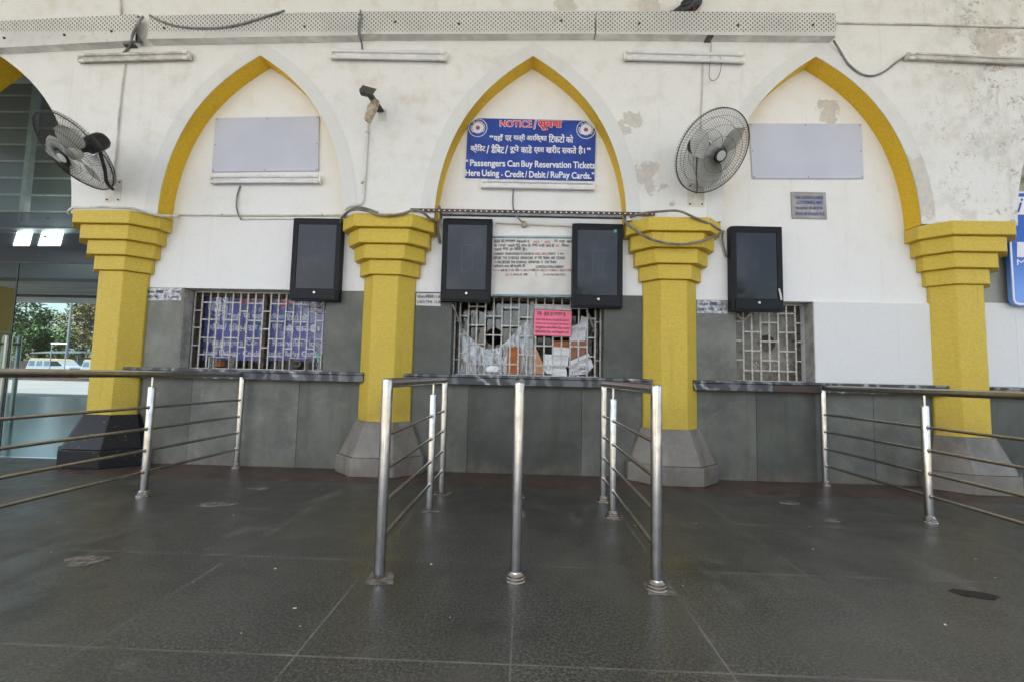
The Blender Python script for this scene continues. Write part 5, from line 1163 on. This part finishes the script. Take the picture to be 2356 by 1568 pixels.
def van(label, u_mid, y, s=1.0):
    L, Wd = 4.3 * s, 1.7; xm = gx(u_mid, y); z0 = -.06
    t = T('van', label, 'van', (xm, y, z0), 'cream roofed vans in the street')
    X = lambda a: xm + a * L
    side = [(-.5, .30), (-.5, .85), (-.478, 1.05), (-.43, 1.58), (-.40, 1.66), (.12, 1.66), (.20, 1.58), (.34, 1.10), (.47, .98), (.5, .85), (.5, .30)]
    roof_cut = 1.60
    O('body', MB().slab([(X(a), y - Wd / 2, z0 + z) for a, z in side], (0, Wd, 0)), plain('white_van_paint', (.30, .33, .36), .3, 0, .03), t, bevel=.06)
    O('roof', MB().slab([(X(a), y - Wd / 2 - .01, z0 + z) for a, z in ((-.445, 1.50), (-.42, 1.68), (-.395, 1.72), (.10, 1.72), (.19, 1.64), (.22, 1.50), (.19, 1.50), (.15, 1.60), (-.40, 1.60), (-.425, 1.50))], (0, Wd + .02, 0)), plain('cream_roof_paint', (.46, .34, .15), .35, 0, .03), t, bevel=.02)
    wm = plain('van_glass', (.10, .16, .24), .05, 0, .2, 2)
    for a0, a1 in ((-.44, -.30), (-.275, -.13), (-.105, .03)):
        O('window', MB().slab([(X(a0 + (.012 if a0 > -.4 else -.006)), y - Wd / 2 - .012, z0 + 1.02), (X(a1), y - Wd / 2 - .012, z0 + 1.02), (X(a1), y - Wd / 2 - .012, z0 + 1.48), (X(a0 + .02), y - Wd / 2 - .012, z0 + 1.48)], (0, .02, 0)), wm, t, bevel=.02)
    O('windscreen', MB().slab([(X(.055), y - Wd / 2 - .012, z0 + 1.02), (X(.335), y - Wd / 2 - .012, z0 + 1.05), (X(.21), y - Wd / 2 - .012, z0 + 1.50), (X(.055), y - Wd / 2 - .012, z0 + 1.50)], (0, Wd + .024, 0)), plain('dark_windscreen', (.015, .03, .035), .08, 0, .1), t, bevel=.02)
    for a in (-.32, .32):
        for sy in (-1, 1):
            w_ = O('wheel', MB().lathe((X(a), y + sy * (Wd / 2 - .1), z0 + .31), [(.2, -.1), (.30, -.1), (.31, -.06), (.31, .06), (.30, .1), (.2, .1)], 24, (0, 1, 0)), M['black_metal'], t, smooth=True)
            O('rim', MB().lathe((X(a), y + sy * (Wd / 2 - .1), z0 + .31), [(.2, -.08), (.05, -.09), (.05, .09), (.2, .08)], 18, (0, 1, 0)), M['plate_steel'], w_, smooth=True)
    O('bumper', MB().box(X(.5), X(.515), y - Wd / 2, y + Wd / 2, z0 + .3, z0 + .5), M['black_metal'], t, bevel=.02)
    return t
van('white van with a cream roof parked beyond the kerb, seen through the door glass', 130, 38)
van('white van mostly hidden behind the first column', 252, 39)
# bus shelter
y = 55; xa_, xb_ = gx(92, y), gx(240, y); t = T('bus_shelter', 'low grey roofed bus shelter under the trees', 'shelter', ((xa_ + xb_) / 2, y, -.06))
O('roof', MB().slab([(xa_ - .3, y - 1.2, 2.5), (xb_, y - 1.2, 2.75), (xb_, y + 1.2, 3.0), (xa_ - .3, y + 1.2, 2.8)], (0, 0, .14)), plain('shelter_roof', (.11, .13, .145), .6), t)
O('back_panel', MB().box(xa_ + .3, xb_, y + .9, y + 1, .2, 2.2), plain('shelter_panel', (.16, .18, .17), .6), t)
for k in range(4): x = xa_ + (xb_ - xa_) * k / 3; O('shelter_post', MB().box(x - .06, x + .06, y - .9, y - .78, -.06, 2.55), plain('shelter_post_paint', (.1, .12, .14), .5), t)
o = O('parapet_wall', MB().box(-90, gx(95, 52), 52, 52.4, -.06, 1.5), plain('dark_red_wall', (.04, .028, .03), .8, 0, .3, .5)); tag(o, 'low dark red wall left of the bus shelter', 'wall')
x = gx(150, 44); t = T('street_lamp', 'tall grey street lamp rising in front of the trees', 'street lamp', (x, 44, -.06)); O('pole', MB().tube([(x, 44, -.06), (x, 44, 9)], .15, 12, True, .09), plain('lamp_pole_paint', (.17, .20, .23), .5), t, smooth=True); O('lamp_head', MB().tube([(x, 44, 8.95), (x + 1.4, 43.8, 9.5)], .06, 8).box(x + 1.3, x + 2.0, 43.68, 43.92, 9.45, 9.58), M['galv'], t)
def leafmat(name, c):
    m = NT(name); n = m.noise(1.6, 3); oi = m.n('ShaderNodeNewGeometry').outputs['Random Per Island']
    col = m.mix(oi, tuple(q * .5 for q in c), tuple(q * 1.9 for q in c)); col = m.mix(m.ramp(n, .5, .75), col, (c[0] * 1.9, c[1] * 1.35, c[2] * .7)); m.color(col); m.rough(.55); m.set(**{'Subsurface Weight': 0}); return m.m
LM = [leafmat('green_leaves', (.042, .105, .018)), leafmat('deep_green_leaves', (.028, .075, .016)), leafmat('rusty_green_leaves', (.09, .075, .025))]
bark = plain('bark', (.07, .055, .04), .9, 0, .3, 6)
def tree(label, x, y, h, rad, mat, seed, n=2600, base=.12):
    rr = random.Random(seed); t = T('tree', label, 'tree', (x, y, -.06), 'trees across the road')
    mb = MB().tube([(x, y, -.06), (x + .1, y, h * .25), (x - .1, y, h * .5), (x, y, h * .78)], .22, 8, True, .06); lobes = []
    for k in range(13):
        a = rr.uniform(0, 6.28); d = rad * rr.uniform(.2, .85); z = h * rr.uniform(base + .12, .92); f = 1 - abs(z / h - .5) * .7
        c = V(x + d * f * math.cos(a), y + d * f * math.sin(a), z); lobes.append((c, rad * rr.uniform(.28, .5)))
        mb.tube([(x, y, z * .6), ((x + c.x) / 2, (y + c.y) / 2, z * .78), tuple(c)], .07, 5, True, .02)
    O('trunk', mb, bark, t, smooth=True); mb = MB()
    for k in range(n):
        c, r = lobes[rr.randrange(len(lobes))]; d = V(rr.gauss(0, 1), rr.gauss(0, 1), rr.gauss(0, 1)).normalized() * r * rr.random() ** .42
        o = c + d; s = rr.uniform(.12, .30); a = V(rr.gauss(0, 1), rr.gauss(0, 1), rr.gauss(0, .6)).normalized(); b = a.orthogonal().normalized(); b = (Matrix.Rotation(rr.uniform(0, 6.28), 3, a) @ b)
        mb.add([o - a * s, o + b * s * .5, o + a * s, o - b * s * .5], [(0, 1, 2, 3)])
    O('crown', mb, mat, t, weld=False)
for i, (u, y, h, rad, m_, lab) in enumerate([(8, 62, 13.5, 4.4, 0, 'leafy green tree behind the posts of the glazed entrance'), (46, 58, 11.5, 3.6, 1, 'dense dark green tree between the door posts and the sky gap'), (84, 60, 9.6, 3.2, 0, 'broad green tree in front of the bus shelter end, left of the street lamp'),
        (132, 74, 7.6, 3.8, 1, 'low green tree behind the street lamp, under the sky gap'), (186, 60, 10.2, 3.4, 0, 'green tree just right of the street lamp'), (222, 56, 11.5, 3.6, 2, 'rusty green tree next to the first column'), (-50, 64, 13, 5, 1, 'green tree farthest to the left beyond the glazed entrance')]):
    tree(lab, gx(u, y), y, h, rad, LM[m_], 30 + i)

for i, (x, y, h) in enumerate([(-22, -34, 9), (-9, -38, 10), (3, -36, 8.5), (15, -34, 10), (27, -38, 9)]):  # unseen tree row added to darken the reflections in steel and glass
    tree(['tree behind the viewer across the forecourt, far left', 'tree behind the viewer across the forecourt, left', 'tree behind the viewer across the forecourt, middle', 'tree behind the viewer across the forecourt, right', 'tree behind the viewer across the forecourt, far right'][i], x, y, h, 4.2, LM[i % 2], 60 + i, 1500)

# litter on the floor
mb = MB(); rr = random.Random(5)
for k in range(46):
    c = V(rr.uniform(-4.2, 4.2), rr.uniform(-3.1, -.4), .001); a = rr.uniform(0, 6.28); sz = rr.uniform(.003, .009) * (1.8 if k % 9 == 0 else 1)
    p = [c + V(math.cos(a + q * 1.57) * sz * rr.uniform(.6, 1.3), math.sin(a + q * 1.57) * sz * rr.uniform(.5, 1), .001 + rr.uniform(0, .003)) for q in range(4)]; mb.poly(p)
tag(O('floor_litter', mb, M['paper'], weld=False), 'tiny pale specks of litter scattered over the granite floor', 'litter', None, 'stuff')
